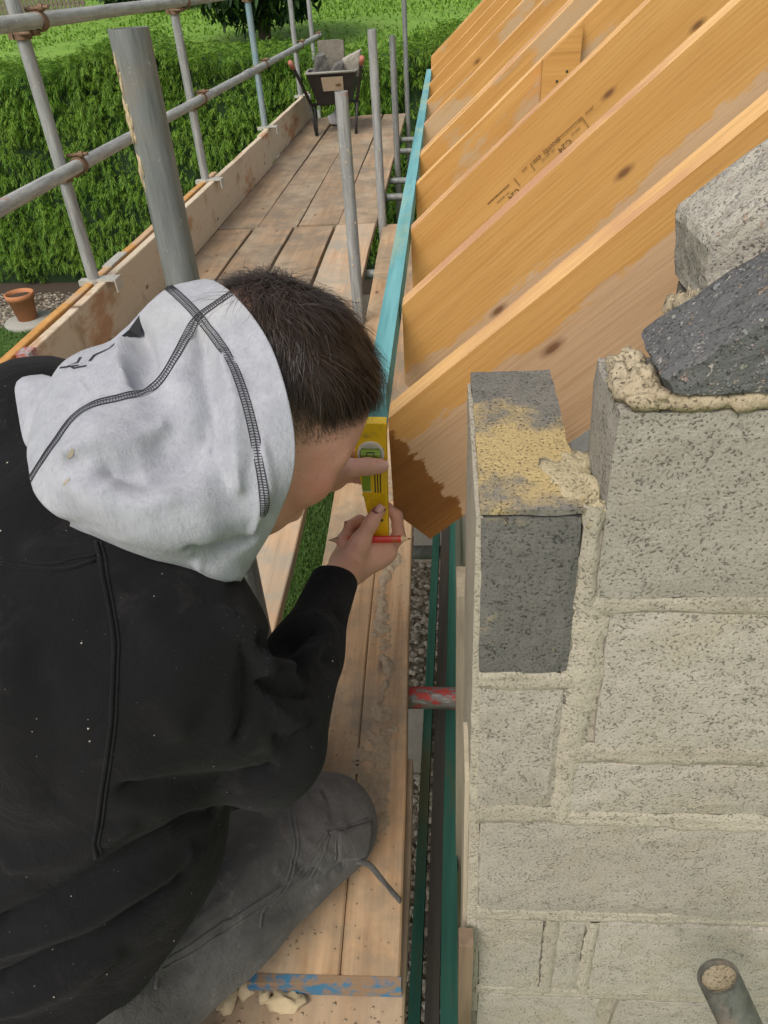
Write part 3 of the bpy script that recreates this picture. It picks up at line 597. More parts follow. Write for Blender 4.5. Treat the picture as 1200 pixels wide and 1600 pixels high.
rl = [(.93, 'nearest rafter, wet dark patch at its foot where the level is held'), (1.375, 'second rafter from the block wall, half dried pale and knotty'), (1.886, 'third rafter from the block wall, ink stamped on its face'), (2.36, 'fourth rafter with the short packing block nailed to it'), (2.77, 'nearer rafter of the doubled pair in the middle'), (2.828, 'farther rafter of the doubled pair in the middle'), (3.40, 'first rafter past the doubled pair'), (4.03, 'second rafter past the doubled pair'), (4.69, 'third rafter past the doubled pair'), (5.42, 'last single rafter at the end of the blue batten'), (6.28, 'nearer rafter of the farthest pair above the hedge'), (6.42, 'farthest rafter of all at the far gable')]
RAFT = []
for i, (y, lab) in enumerate(rl):
    o = link('rafter', rm[i] if i < 3 else rgen, None, (-.082, y, .710), (0, -AR, 0)); RAFT.append(tag(o, lab, 'rafter', 'roof rafters'))
pk = MB(); pk.hexa([(0, 0, 0), (.098, 0, 0), (.098, .034, 0), (0, .034, 0), (0, 0, .150), (.098, 0, .232), (.098, .034, .232), (0, .034, .150)])
for _ in range(7):
    x = random.uniform(.03, .08); z = random.uniform(.07, .14); pk.box((x, -.001, z), (x + .006, .0, z + .006), mi=1)
tag(pk.build('packing_block', [M['rafter'], M['blackmetal']], None, (.270, 2.322, .868)), 'short upright packing block nailed to the fourth rafter face', 'timber')
# ink stamp on the third rafter
def text_mesh(txt, size):
    c = D.curves.new('stamp', 'FONT'); c.body = txt; c.size = size; o = D.objects.new('stamp', c); COL.objects.link(o)
    me = D.meshes.new_from_object(o.evaluated_get(bpy.context.evaluated_depsgraph_get())); D.objects.remove(o); me.materials.append(M['ink']); return me
def stamp(u, n_, flip, items, lines):
    for txt, size, du, dn in items:
        o = link('stamp_text', text_mesh(txt, size), RAFT[2], (u + du, -.0026, n_ + dn), (math.radians(90), math.radians(180), 0) if flip else (math.radians(90), 0, 0))
        o.rotation_mode = 'XYZ'
    for (a, b_, c_, d_) in lines: MB().box((u + min(a, c_) - .0005, -.0032, n_ + min(b_, d_) - .0005), (u + max(a, c_) + .0005, -.0022, n_ + max(b_, d_) + .0005)).build('stamp_line', M['ink'], RAFT[2])
stamp(.309, -.080, True, [('TTT', .011, .028, .003), ('C24', .020, .098, -.017), ('DRY GRADED', .006, .060, -.010), ('2209', .006, .052, -.004), ('2209 KD', .0065, .128, -.013), ('M', .007, .140, .000)], [(0, 0, 0, -.017), (0, 0, .030, 0), (.075, 0, .143, 0), (.143, 0, .143, -.030), (-.024, .001, -.010, .001), (.153, .000, .175, .000)])
stamp(.345, -.0795, False, [('PIHANG', .0125, 0, -.006)], [])
stamp(.180, -.081, True, [('C24', .018, .075, -.020), ('DRY GRADED', .006, .055, -.012)], [(0, 0, .065, 0), (.082, .002, .082, -.02)])
# ================================================================ GABLE BLOCK WALL
gw = thing('gable_block_wall', 'unfinished pale concrete block gable wall stepping up beside the rafters', 'wall', (.3, .55, -2.1))
OW = Vector((.3, .55, -2.1))
def wblock(x0, x1, z0, z1, mat, y0=.5, y1=.60, skew=(0, 0, 0, 0), label=None, div=(10, 3, 6), off=None, e=.004):
    """skew: dx for TL, TR, BR, BL corners"""
    tl, tr, br, bl = skew
    ctr = Vector(((x0 + x1) / 2, y0, (z0 + z1) / 2))
    P = [(x0 + bl, y0, z0), (x1 + br, y0, z0), (x1 + br, y1, z0), (x0 + bl, y1, z0), (x0 + tl, y0, z1), (x1 + tr, y0, z1), (x1 + tr, y1, z1), (x0 + tl, y1, z1)]
    o = rough_hexa(MB(), [Vector(p) - ctr for p in P], div, .0016, 70, e, random.uniform(0, 50) if off is None else off).build('block', M[mat], gw, ctr - OW)
    if label: o['label'] = label
    return o
# narrow column
wblock(.031, .121, .655, .855, 'block_dark', .5, .60, (-.003, -.004, 0, 0), 'dark grey block end')
wblock(.0285, .118, .8565, .862, 'block_top', .498, .765, div=(8, 14, 1), e=.002, label='mortar smeared top of the dark block')
wblock(.031, .119, .60, .854, 'block_dark', .604, .763, div=(5, 8, 4))
wblock(.033, .124, .418, .633, 'block', .5, .70, (0, -.004, .002, .002))
rough_hexa(MB(), [Vector(p) - OW for p in [(.0262, .503, -.2), (.0475, .503, -.2), (.0475, .755, -.2), (.0262, .755, -.2), (.0258, .503, .853), (.0315, .503, .853), (.0315, .755, .853), (.0258, .755, .853)]], (1, 10, 40), .0012, 40, .001).build('side_skim', M['mortar'], gw)
# right hand courses
wblock(.132, .575, .760, .953, 'block_grey', .5, .60, (-.004, 0, 0, .001), div=(14, 4, 8))
wblock(.150, .592, .540, .742, 'block', .5, .60, (-.002, 0, 0, .005), div=(14, 3, 8))
wblock(.141, .582, .414, .510, 'block', .5, .60, div=(14, 3, 4))
wblock(.036, .478, .163, .385, 'block', .5, .60, (0, -.0, 0, .003), div=(14, 3, 8)); wblock(.49, .93, .165, .384, 'block', div=(14, 3, 8))
for x0, x1 in ((.042, .139), (.158, .197), (.213, .655), (.667, .93)): wblock(x0, x1, -.094, .136, 'block', skew=(-.004, -.004, .004, .004), div=(12 if x1 - x0 > .2 else 4, 3, 8))
for x0, x1 in ((.045, .245), (.268, .71), (.722, .93)): wblock(x0, x1, -.345, -.122, 'block', div=(10, 3, 6))
z = -.358
for r in range(7):
    x = .045 - (.22 if r % 2 else 0)
    while x < .93:
        a, b_ = max(x, .045), min(x + .44, .93)
        if b_ - a > .03: wblock(a, b_, z - .215, z, 'block', div=(4, 2, 3))
        x += .452
    z -= .228
for (x0, x1, z0, z1) in ((.604, .93, .540, .742), (.594, .93, .414, .51), (.587, .93, .76, .953)): wblock(x0, x1, z0, z1, 'block', div=(6, 3, 6))
# mortar: recessed core and struck joints
mb = MB(); rough_hexa(mb, [Vector(p) - OW for p in [(.036, .5085, -2.1), (.92, .5085, -2.1), (.92, .592, -2.1), (.036, .592, -2.1), (.036, .5085, .40), (.92, .5085, .40), (.92, .592, .40), (.036, .592, .40)]], (24, 2, 40), .002, 40, .002)
rough_hexa(mb, [Vector(p) - OW for p in [(.040, .5065, .39), (.92, .5065, .39), (.92, .59, .39), (.040, .59, .39), (.040, .5065, .645), (.92, .5065, .645), (.92, .59, .645), (.040, .59, .645)]], (24, 2, 12), .002, 40, .002)
rough_hexa(mb, [Vector(p) - OW for p in [(.112, .5045, .63), (.92, .5045, .63), (.92, .592, .63), (.112, .592, .63), (.116, .5045, .838), (.92, .5045, .838), (.92, .592, .838), (.116, .592, .838)]], (24, 2, 12), .002, 40, .002)
mb.build('mortar_bed', M['mortar'], gw)
def smear_strip(name, x0, x1, z0, z1, proud, off, slope=0.0, y=.5):
    """struck joint mortar left standing over the block edges"""
    nx, nz_ = max(6, int((x1 - x0) / .008)), max(4, int((z1 - z0) / .004)); vs = []; fs = []
    for j in range(nz_ + 1):
        for i in range(nx + 1):
            u, v = i / nx, j / nz_; x = x0 + (x1 - x0) * u; zz = (z0 + z1) / 2 + (z1 - z0) * (v - .5) * (1 + .55 * nz((x, off, 0), 22, off) + .3 * nz((x, off, 0), 70, off)) + slope * u
            edge = min(v, 1 - v) * 2; ee = min(1, edge * 1.6); w_ = .5 + .5 * nz((x, 0, zz), 55, off)
            d = .0012 * ee * (.2 + 1.2 * w_) - .0030 * (1 - ee) - .0034 * math.exp(-((v - .55) / .20) ** 2) * (.5 + .5 * nz((x, 0, off), 12, off))
            vs.append(Vector((x, y - d, zz + .0028 * nz((x, off, zz), 35, off))) - OW)
    for j in range(nz_):
        for i in range(nx): fs.append((j * nx + j + i, j * nx + j + i + 1, (j + 1) * (nx + 1) + i + 1, (j + 1) * (nx + 1) + i))
    return MB().add(vs, fs, True).build(name, M['mortar'], gw)
smear_strip('mortar_joint', .126, .60, .738, .764, .004, 1); smear_strip('mortar_joint', .14, .60, .507, .544, .0035, 2)
smear_strip('mortar_joint', .125, .60, .380, .418, .006, 3, -.012); smear_strip('mortar_joint', .032, .128, .630, .658, .0045, 4)
smear_strip('mortar_joint', .034, .13, .384, .420, .004, 5); smear_strip('mortar_joint', .04, .60, .132, .168, .005, 6, .012)
smear_strip('mortar_joint', .043, .62, -.126, -.090, .006, 7, .006)
def vsmear(x0, x1, z0, z1, proud, off, lean=0.0):
    nx, nz_ = 6, max(8, int((z1 - z0) / .006)); vs = []; fs = []
    for j in range(nz_ + 1):
        for i in range(nx + 1):
            u, v = i / nx, j / nz_; zz = z0 + (z1 - z0) * v; wv = .005 * nz((0, off, zz), 40, off) + .003 * nz((0, off, zz), 110, off); x = x0 + (x1 - x0) * u + lean * (1 - v) + wv * (2 * u - 1)
            ee = min(1, min(u, 1 - u) * 3.2); d = .0016 * ee * (.1 + 1.2 * (.5 + .5 * nz((x, 0, zz), 60, off))) - .0035 * (1 - ee)
            vs.append(Vector((x, .5 - d, zz)) - OW)
    for j in range(nz_):
        for i in range(nx): fs.append((j * nx + j + i, j * nx + j + i + 1, (j + 1) * (nx + 1) + i + 1, (j + 1) * (nx + 1) + i))
    return MB().add(vs, fs, True).build('mortar_joint', M['mortar'], gw)
vsmear(.115, .134, .745, .865, .003, 11, .004); vsmear(.117, .152, .60, .748, .0045, 12, .004); vsmear(.118, .148, .40, .61, .0045, 13, .004)
vsmear(.137, .160, -.10, .14, .005, 14, .006); vsmear(.194, .216, -.10, .14, .005, 15, .006)
# cut blocks on top
def cutblock(P, mat, label, div, off, mat2=None):
    P = [Vector(p) for p in P]; c = sum(P, Vector()) / 8
    o = rough_hexa(MB(), [p - c for p in P], div, .0026, 70, .0045, off).build('block', M[mat], gw, c - OW); o['label'] = label; return o
cutblock([(.166, .497, .966), (.46, .497, .966), (.46, .600, .966), (.170, .600, .966), (.158, .497, .980), (.44, .497, 1.192), (.44, .600, 1.192), (.163, .600, .976)], 'block_cut', 'dark freshly cut raked block', (22, 8, 10), 3)
cutblock([(.214, .603, .985), (.62, .603, .985), (.62, .705, .985), (.214, .705, .985), (.204, .603, 1.048), (.56, .603, 1.325), (.56, .705, 1.325), (.204, .705, 1.048)], 'block_cut_light', 'pale cut block behind the dark one', (20, 8, 10), 8)
cutblock([(.216, .6065, .70), (.9, .6065, .70), (.9, .70, .70), (.216, .70, .70), (.216, .6065, .983), (.9, .6065, .983), (.9, .70, .983), (.216, .70, .983)], 'block_side', 'rough block of the inner leaf', (10, 3, 6), 5)
mb = MB()
for k in range(60):
    x = random.uniform(.132, .60); r = random.uniform(.005, .011); lump(mb, Vector((x, .503 + .004 * random.random(), .957 + .003 * random.random())) - OW, r, k * 3.1, (1.8, .7, .75), 9, 6, .55)
for k, (x, y, z_, r, sq) in enumerate([(.147, .525, .958, .013, (1.2, 1.3, .9)), (.142, .545, .957, .012, (1.0, 1.5, .8)), (.156, .512, .956, .011, (1.3, .9, .7)), (.150, .57, .958, .013, (1.0, 1.3, .9)), (.158, .535, .962, .011, (1, 1.2, .9)), (.160, .505, .961, .009, (1, 1, 1)), (.213, .640, .978, .013, (.7, 1.2, 1.3)), (.216, .62, .985, .010, (.8, 1.2, 1.8)), (.215, .60, .972, .012, (.9, 1.0, 1.3)), (.212, .66, .966, .012, (.8, 1.4, 1.2))]): lump(mb, Vector((x, y, z_)) - OW, r, k * 3.1 + 9, sq, 16, 11, .75)
mb.build('mortar_squeeze', M['mortar_dark'], gw)
mb = MB()    # mortar web between the narrow column and the main block
for k, (x, y, z_, r, sq) in enumerate([(.126, .55, .842, .019, (.8, 2.2, 1.15)), (.119, .575, .856, .015, (1.3, 1.8, .5)), (.122, .525, .848, .014, (1.0, 1.5, .8)), (.128, .506, .858, .007, (1.2, .8, 1.3)), (.125, .504, .846, .006, (1.2, .8, 1.3)), (.106, .555, .8612, .017, (1.3, 1.9, .14)), (.112, .53, .8610, .013, (1.2, 1.5, .14))]): lump(mb, Vector((x, y, z_)) - OW, r, k * 2.3 + 40, sq, 18, 12, .55)
mb.build('mortar_web', M['mortar_web'], gw)
# side of the wall seen at a grazing angle: cavity closers and a house wall below the rafters
def vpost(name, label, x0, x1, y0, y1, z0, z1, mat, cat='timber'):
    mb = MB(); mb.box((0, 0, 0), (x1 - x0, y1 - y0, z1 - z0)); return tag(mb.build(name, M[mat], None, (x0, y0, z0)), label, cat)
vpost('closer_strip', 'cream smeared upright strip at the block wall corner', .0205, .0300, .515, .60, -2.1, .45, 'cream_wood')
vpost('closer_strip', 'cream upright timber just below the nearest rafter', .016, .052, .83, .90, -2.1, .455, 'cream_wood')
vpost('offcut_stake', 'short dark brown offcut standing beside the block wall at the bottom', .014, .0345, .47, .496, -1.0, .118, 'brown_wood')
sheet('house_floor', [.15, 3, 7], [.62, 4, 7.5], lambda x, y: -1.95, M['slab'])
tag(MB().box((.16, .62, -1.94), (.30, 7.2, .30)).build('inner_wall_leaf', M['block_side']), kind='structure')
ew = thing('eaves_wall', 'block house wall carrying the rafter feet, behind the timbers', 'wall', (.10, 4, -2.1))
MB().box((-.045, -3.08, 0), (.055, 2.6, 2.50)).build('blockwork', M['block_grey'], ew); MB().box((-.047, -3.05, 2.502), (.053, 2.6, 2.55)).build('wall_plate', M['rafter'], ew)
# ================================================================ WHEELBARROW
wb = thing('wheelbarrow', 'black wheelbarrow with orange grips loaded with blocks at the platform end', 'wheelbarrow', (-1.02, 7.72, 0.0), rot=(0, 0, .05))
mb = MB(); rim = [(-.225, -.02), (.225, -.02), (.27, .70), (-.27, .70)]; bot = [(-.155, .14), (.155, .14), (.16, .48), (-.16, .48)]
mb.hexa([(x, y, .25) for x, y in bot] + [(x, y, .53 if y < .3 else .50) for x, y in rim])
mb.f = mb.f[:1] + mb.f[2:]; mb.sm = mb.sm[:1] + mb.sm[2:]; mb.mi = mb.mi[:1] + mb.mi[2:]
mb.build('tray', M['blackmetal'], wb)
mb = MB(); P = [(x, y, .53 if y < .3 else .50) for x, y in rim]; mb.path(P + [P[0]], .011, 8); mb.build('rim', M['slab'], wb)
for s in (-1, 1):
    mb = MB(); mb.path([(s * .30, -.30, .615), (s * .275, -.14, .50), (s * .215, .10, .26), (s * .17, .55, .22), (s * .05, .98, .20)], .015, 10); mb.build('handle', M['blackmetal'], wb)
    mb = MB(); mb.path([(s * .313, -.36, .655), (s * .30, -.29, .608)], .022, 12); mb.build('grip', M['orange_rub'], wb)
    mb = MB(); mb.path([(s * .222, .08, .27), (s * .19, .05, .012), (s * .19, .14, .012), (s * .20, .30, .24)], .013, 8); mb.build('leg', M['blackmetal'], wb)
mb = MB(); r = .165
mb.path([(0, .92 + r * math.cos(a), .185 + r * math.sin(a)) for a in np.linspace(0, 2 * math.pi, 25)], .034, 10); mb.build('wheel', M['rubber'], wb)
mb = MB(); mb.tube((-.05, .92, .185), (.05, .92, .185), .10, seg=18); mb.build('wheel_hub', M['blackmetal'], wb)
mb = MB(); ny = .16 / .28; mb.hexa([(-.085, .058, .375), (.105, .058, .375), (.105, .062, .375), (-.085, .062, .375), (-.09, -.0265, .495), (.11, -.0265, .495), (.11, -.0225, .495), (-.09, -.0225, .495)]); sg = mb.build('label_plate', M['paper'], wb)
mb = MB(); lump(mb, (.06, .012, .425), .022, 2, (1.2, .12, .5)); mb.build('printed_mark', M['ink'], wb)
def offcut(label, P, loc, rot, mat, off):
    return tag(rough_hexa(MB(), P, (5, 3, 5), .006, 18, .008, off).build('block_offcut', M[mat], None, loc, rot), label, 'block')
def hx(a, b_, c_): return [(-a, -b_, -c_), (a, -b_, -c_), (a, b_, -c_), (-a, b_, -c_), (-a, -b_, c_), (a, -b_, c_), (a, b_, c_), (-a, b_, c_)]
offcut('upright dark block offcut at the back of the wheelbarrow', hx(.125, .05, .20), (-1.045, 8.06, .56), (-.12, .03, .08), 'block_side', 1)
offcut('leaning dark block offcut on the left of the wheelbarrow', [(-.11, -.05, -.11), (.10, -.05, -.11), (.10, .05, -.11), (-.11, .05, -.11), (-.02, -.05, .12), (.06, -.05, .13), (.06, .05, .13), (-.02, .05, .12)], (-1.135, 7.90, .545), (.2, -.08, .25), 'block_dark', 2)
offcut('pale tilted block offcut on the right of the wheelbarrow', [(-.09, -.05, -.09), (.06, -.05, -.09), (.06, .05, -.09), (-.09, .05, -.09), (-.09, -.05, .06), (.10, -.05, .13), (.10, .05, .13), (-.09, .05, .06)], (-.84, 7.93, .555), (.15, .0, -.1), 'block_cut_light', 3)
offcut('broken dark rubble piece in the middle of the wheelbarrow', [(-.07, -.05, -.06), (.07, -.05, -.06), (.07, .05, -.06), (-.07, .05, -.06), (-.03, -.05, .05), (.05, -.05, .08), (.05, .05, .08), (-.03, .05, .05)], (-.975, 7.85, .535), (.1, .2, .3), 'block_dark', 4)
mb = MB(); lump(mb, (0, 0, .05), .075, 5, (1, .8, .9), 14, 10, .6); tag(mb.build('crumpled_bag', plain('white_bag', (.6, .6, .62), .6), None, (-1.075, 8.38, .002)), 'crumpled white bag on the boards under the wheelbarrow', 'bag')
# ================================================================ RUBBLE AND MORTAR ON THE BOARDS
rub = [((-.330, .432, -.004), .016, (1.0, 1.3, .8), 'largest buff mortar lump left of the blue board end'), ((-.306, .452, -.004), .014, (1.0, 1.3, .9), 'small buff lump touching the blue board end'), ((-.243, .432, -.004), .015, (2.0, 1.0, .7), 'wide flat buff lump below the blue board end'), ((-.277, .437, -.004), .011, (.9, 1.1, .9), 'tiny buff chip between the two larger lumps'), ((-.345, .388, -.004), .008, (1, 1, .8), 'loose crumb on the reddish board near the bottom edge')]
for k, (p, r, sq, lab) in enumerate(rub):
    mb = MB(); lump(mb, (0, 0, r * sq[2] * .75), r, k * 7.7, sq, 11, 8, .7); tag(mb.build('mortar_lump', M['stonebuff'], None, p), lab, 'rubble', 'rubble by the blue board end')
mb = MB(); n = NB('grey_mortar_droppings'); a_ = n.noise(70, detail=6, rough=.7); n.col(n.mix(n.ramp(a_, [(.3, 0.), (.7, 1.)]), (.25, .19, .125), (.40, .31, .205))); n.rough(.95); n.bump(a_, .7, .002)
def zb(y): return .0375 - .0075 * (y - .447)
NXg, NYg = 46, 420; hh = np.zeros((NYg + 1, NXg + 1)); xx = np.zeros_like(hh); yy = np.zeros_like(hh)
for j in range(NYg + 1):
    y = .66 + 1.12 * j / NYg; cx_ = -.128 - .030 * (y - .7) + .009 * math.sin(y * 14) + .006 * math.sin(y * 37); spw = .016 + .020 * math.exp(-((y - .80) / .10) ** 2) + .006 * math.sin(y * 23)
    for i in range(NXg + 1):
        x = cx_ + (i / NXg - .5) * .13; q = (x - cx_) / spw; f1 = .5 + nz((x, y, 0), 30, 2) + .6 * nz((x, y, 0), 75, 4) + .5 * nz((x, y, 0), 170, 4)
        hh[j, i] = f1 * math.exp(-q * q) - .30 - .25 * (nz((0, y, 0), 9, 5) < -.1); xx[j, i] = x; yy[j, i] = y
vid = -np.ones(hh.shape, int); vs = []; fs = []
for j in range(NYg):
    for i in range(NXg):
        if max(hh[j, i], hh[j + 1, i], hh[j, i + 1], hh[j + 1, i + 1]) > 0:
            for a, b_ in ((j, i), (j, i + 1), (j + 1, i + 1), (j + 1, i)):
                if vid[a, b_] < 0: vid[a, b_] = len(vs); vs.append((xx[a, b_], yy[a, b_], zb(yy[a, b_]) + (-.0006 if hh[a, b_] <= 0 else (.0004 + .0065 * hh[a, b_]))))
            fs.append((vid[j, i], vid[j, i + 1], vid[j + 1, i + 1], vid[j + 1, i]))
mb.add(vs, fs, True)
for k in range(500):
    y = random.uniform(.46, 1.9); x = random.uniform(-.285, -.08) - .0165 * (y - .45); lump(mb, (x, y, zb(y)), random.uniform(.0006, .0016), k, (1.4, 1.4, .35), 5, 3, .5)
for k in range(160):
    lump(mb, (random.uniform(-.36, -.07), random.uniform(.30, .44), -.004), random.uniform(.0006, .003), k, (1.2, 1.2, .6), 5, 3, .4)
tag(mb.build('mortar_droppings', n.m), 'grey mortar droppings and crumbs trodden onto the lapped board', 'mortar', kind='stuff')
# ================================================================ PERSON
from mathutils.bvhtree import BVHTree
A3 = lambda p: np.array(p, float)
def smin(a, b, k):
    h = np.clip(.5 + .5 * (b - a) / k, 0, 1); return b + (a - b) * h - k * h * (1 - h)
def cone(P, a, b, r1, r2):           # tapered capsule
    a = A3(a); b = A3(b); ba = b - a; l2 = ba @ ba; t = np.clip(((P - a) @ ba) / l2, 0, 1)
    return np.linalg.norm(P - a - t[:, None] * ba, axis=1) - (r1 + (r2 - r1) * t)
def elli(P, c, ax, rad):             # ellipsoid with axes rows of ax
    q = (P - A3(c)) @ np.asarray(ax).T; r = A3(rad); k0 = np.linalg.norm(q / r, axis=1); k1 = np.linalg.norm(q / (r * r), axis=1)
    return k0 * (k0 - 1) / (k1 + 1e-9)
def chain(P, pts, rs, k=.01):
    d = None
    for i in range(len(pts) - 1):
        e = cone(P, pts[i], pts[i + 1], rs[i], rs[i + 1]); d = e if d is None else smin(d, e, k)
    return d
def surfnets(f, lo, hi, h):
    ax = [np.arange(lo[i], hi[i] + h, h) for i in range(3)]; n = [len(a) for a in ax]
    S = np.empty(n, np.float32); YZ = np.stack(np.meshgrid(ax[1], ax[2], indexing='ij'), -1).reshape(-1, 2)
    st = max(1, int(400000 / len(YZ)))
    for i in range(0, n[0], st):
        xs_ = ax[0][i:i + st]; P = np.concatenate([np.concatenate([np.full((len(YZ), 1), x), YZ], 1) for x in xs_])
        S[i:i + st] = f(P).reshape(len(xs_), n[1], n[2])
    ins = S < 0; cnt = np.zeros([m - 1 for m in n], np.int8)
    for dx in (0, 1):
        for dy in (0, 1):
            for dz in (0, 1): cnt += ins[dx:n[0] - 1 + dx, dy:n[1] - 1 + dy, dz:n[2] - 1 + dz]
    act = (cnt > 0) & (cnt < 8); I = np.argwhere(act); idx = -np.ones(act.shape, np.int64); idx[act] = np.arange(len(I))
    acc = np.zeros((len(I), 3)); num = np.zeros(len(I))
    for a in range(3):
        o1, o2 = [x for x in range(3) if x != a]
        for b in (0, 1):
            for c in (0, 1):
                p0 = I.copy(); p0[:, o1] += b; p0[:, o2] += c; p1 = p0.copy(); p1[:, a] += 1
                s0 = S[p0[:, 0], p0[:, 1], p0[:, 2]]; s1 = S[p1[:, 0], p1[:, 1], p1[:, 2]]; m = (s0 < 0) != (s1 < 0)
                t = np.where(m, s0 / (s0 - s1 + 1e-12), 0); q = p0.astype(float); q[:, a] += t
                acc[m] += q[m]; num[m] += 1
    V = acc / num[:, None] * h + A3([ax[0][0], ax[1][0], ax[2][0]]); F = []
    for a in range(3):
        o1, o2 = [(1, 2), (2, 0), (0, 1)][a]
        sl0 = [slice(None)] * 3; sl1 = [slice(None)] * 3; sl0[a] = slice(0, -1); sl1[a] = slice(1, None)
        ch = ins[tuple(sl0)] != ins[tuple(sl1)]; E = np.argwhere(ch); E = E[(E[:, o1] > 0) & (E[:, o2] > 0) & (E[:, o1] < n[o1] - 1) & (E[:, o2] < n[o2] - 1)]
        def cell(d1, d2): q = E.copy(); q[:, o1] += d1; q[:, o2] += d2; return idx[q[:, 0], q[:, 1], q[:, 2]]
        Q = np.stack([cell(-1, -1), cell(0, -1), cell(0, 0), cell(-1, 0)], 1); fl = ~ins[E[:, 0], E[:, 1], E[:, 2]]
        Q[fl] = Q[fl][:, ::-1]; F.append(Q)
    F = np.concatenate(F); F = F[(F >= 0).all(1)]; return V, F
def vnorm(V, F):
    N = np.zeros_like(V); c = np.cross(V[F[:, 2]] - V[F[:, 0]], V[F[:, 3]] - V[F[:, 1]])
    for k in range(4): np.add.at(N, F[:, k], c)
    return unit(N)
def relax(V, F, it=2, lam=.5):
    E = np.concatenate([F[:, [0, 1]], F[:, [1, 2]], F[:, [2, 3]], F[:, [3, 0]]])
    for _ in range(it):
        s = np.zeros_like(V); c = np.zeros(len(V)); np.add.at(s, E[:, 0], V[E[:, 1]]); np.add.at(c, E[:, 0], 1); np.add.at(s, E[:, 1], V[E[:, 0]]); np.add.at(c, E[:, 1], 1)
        V = V + lam * (s / c[:, None] - V)
    return V
def stroke(V, N, pts, width, amp):    # raise or sink the cloth along a line
    pts = [A3(p) for p in pts]; n = len(pts); best = np.full(len(V), 1e9)
    for i in range(n - 1):
        ba = pts[i + 1] - pts[i]; t = np.clip(((V - pts[i]) @ ba) / (ba @ ba), 0, 1)
        tt = (i + t) / (n - 1); d = np.linalg.norm(V - pts[i] - t[:, None] * ba, axis=1) / np.clip(np.sin(np.pi * np.clip(tt, .06, .94)) ** .5, .25, 1)
        best = np.minimum(best, d)
    return V + N * (amp * np.exp(-(best / width) ** 2))[:, None]
def noisev(V, sc, off=0.0):
    return np.array([mnoise.noise(Vector((p[0] * sc[0] + off, p[1] * sc[1] + off * 1.3, p[2] * sc[2] - off))) for p in V])
def bvh_of(me): return BVHTree.FromPolygons([v.co.copy() for v in me.vertices], [tuple(p.vertices) for p in me.polygons])
# ---- pose (metres, world)
HC = A3((-0.1851, 0.7016, 0.8633))
hF = A3((0.5268, 0.2654, -0.8075)); hU = A3((0.5350, 0.4892, 0.6888)); hU -= hF * (hU @ hF); hU /= np.linalg.norm(hU); hR = np.cross(hF, hU)
HA = np.stack([hF, hU, hR]); HS = 1.11
def hp(f, u, r): return HC + (hF * f + hU * u + hR * r) * HS
NB_ = A3((-0.3246, 0.6168, 0.7768)); SHR = A3((-0.2702, 0.5007, 0.6879)); SHL = A3((-0.4580, 0.7055, 0.8313)); ELR = A3((-0.2056, 0.5084, 0.5202)); WRR = A3((-0.1576, 0.7504, 0.5454))
ELL = A3((-.335, .90, .585)); WRL = A3((-.205, .868, .66))
PEL = A3((-.50, .33, .24)); CHE = A3((-0.3821, 0.5381, 0.6614)); HIPR = A3((-.475, .315, .215)); HIPL = A3((-.53, .44, .20))
KNR = A3((-.200, .640, .125)); ANR = A3((-.62, .47, .060)); KNL = A3((-.36, .80, .09)); ANL = A3((-.62, .42, .055))
# ---- skin: one body
def f_head(P):
    P = HC + (P - HC) / HS; hp = lambda f, u, r: HC + hF * f + hU * u + hR * r; NBh = HC + (NB_ - HC) / HS
    d = elli(P, hp(-.008, .018, 0), HA, (.099, .088, .077))
    d = smin(d, elli(P, hp(.03, -.035, 0), HA, (.068, .085, .064)), .03)          # face
    d = smin(d, elli(P, hp(.045, -.095, 0), HA, (.042, .030, .040)), .03)         # chin
    for s in (1, -1):
        d = smin(d, elli(P, hp(.058, -.040, s * .040), HA, (.026, .022, .024)), .02)   # cheekbone
        d = smin(d, cone(P, hp(.078, -.004, s * .012), hp(.064, -.004, s * .048), .010, .009), .014)  # brow
        d = smin(d, cone(P, hp(-.005, -.075, s * .056), hp(.045, -.098, s * .028), .016, .014), .02)  # jaw
        e = elli(P, hp(-.034, -.028, s * .074), HA, (.017, .030, .009)); d = smin(d, e, .006)         # ear
        d = np.maximum(d, -elli(P, hp(.092, -.022, s * .031), HA, (.014, .011, .016)) * .9)           # eye socket
        d = smin(d, elli(P, hp(.076, -.021, s * .031), HA, (.0125, .0125, .0125)), .004)              # eye
    d = smin(d, cone(P, hp(.084, -.015, 0), hp(.104, -.048, 0), .008, .012), .012)                    # nose
    d = smin(d, cone(P, hp(.088, -.076, -.018), hp(.088, -.076, .018), .009, .009), .008)             # lips
    d = smin(d, cone(P, hp(-.035, -.055, 0), NBh, .056, .062), .03)                                   # neck
    return d * HS
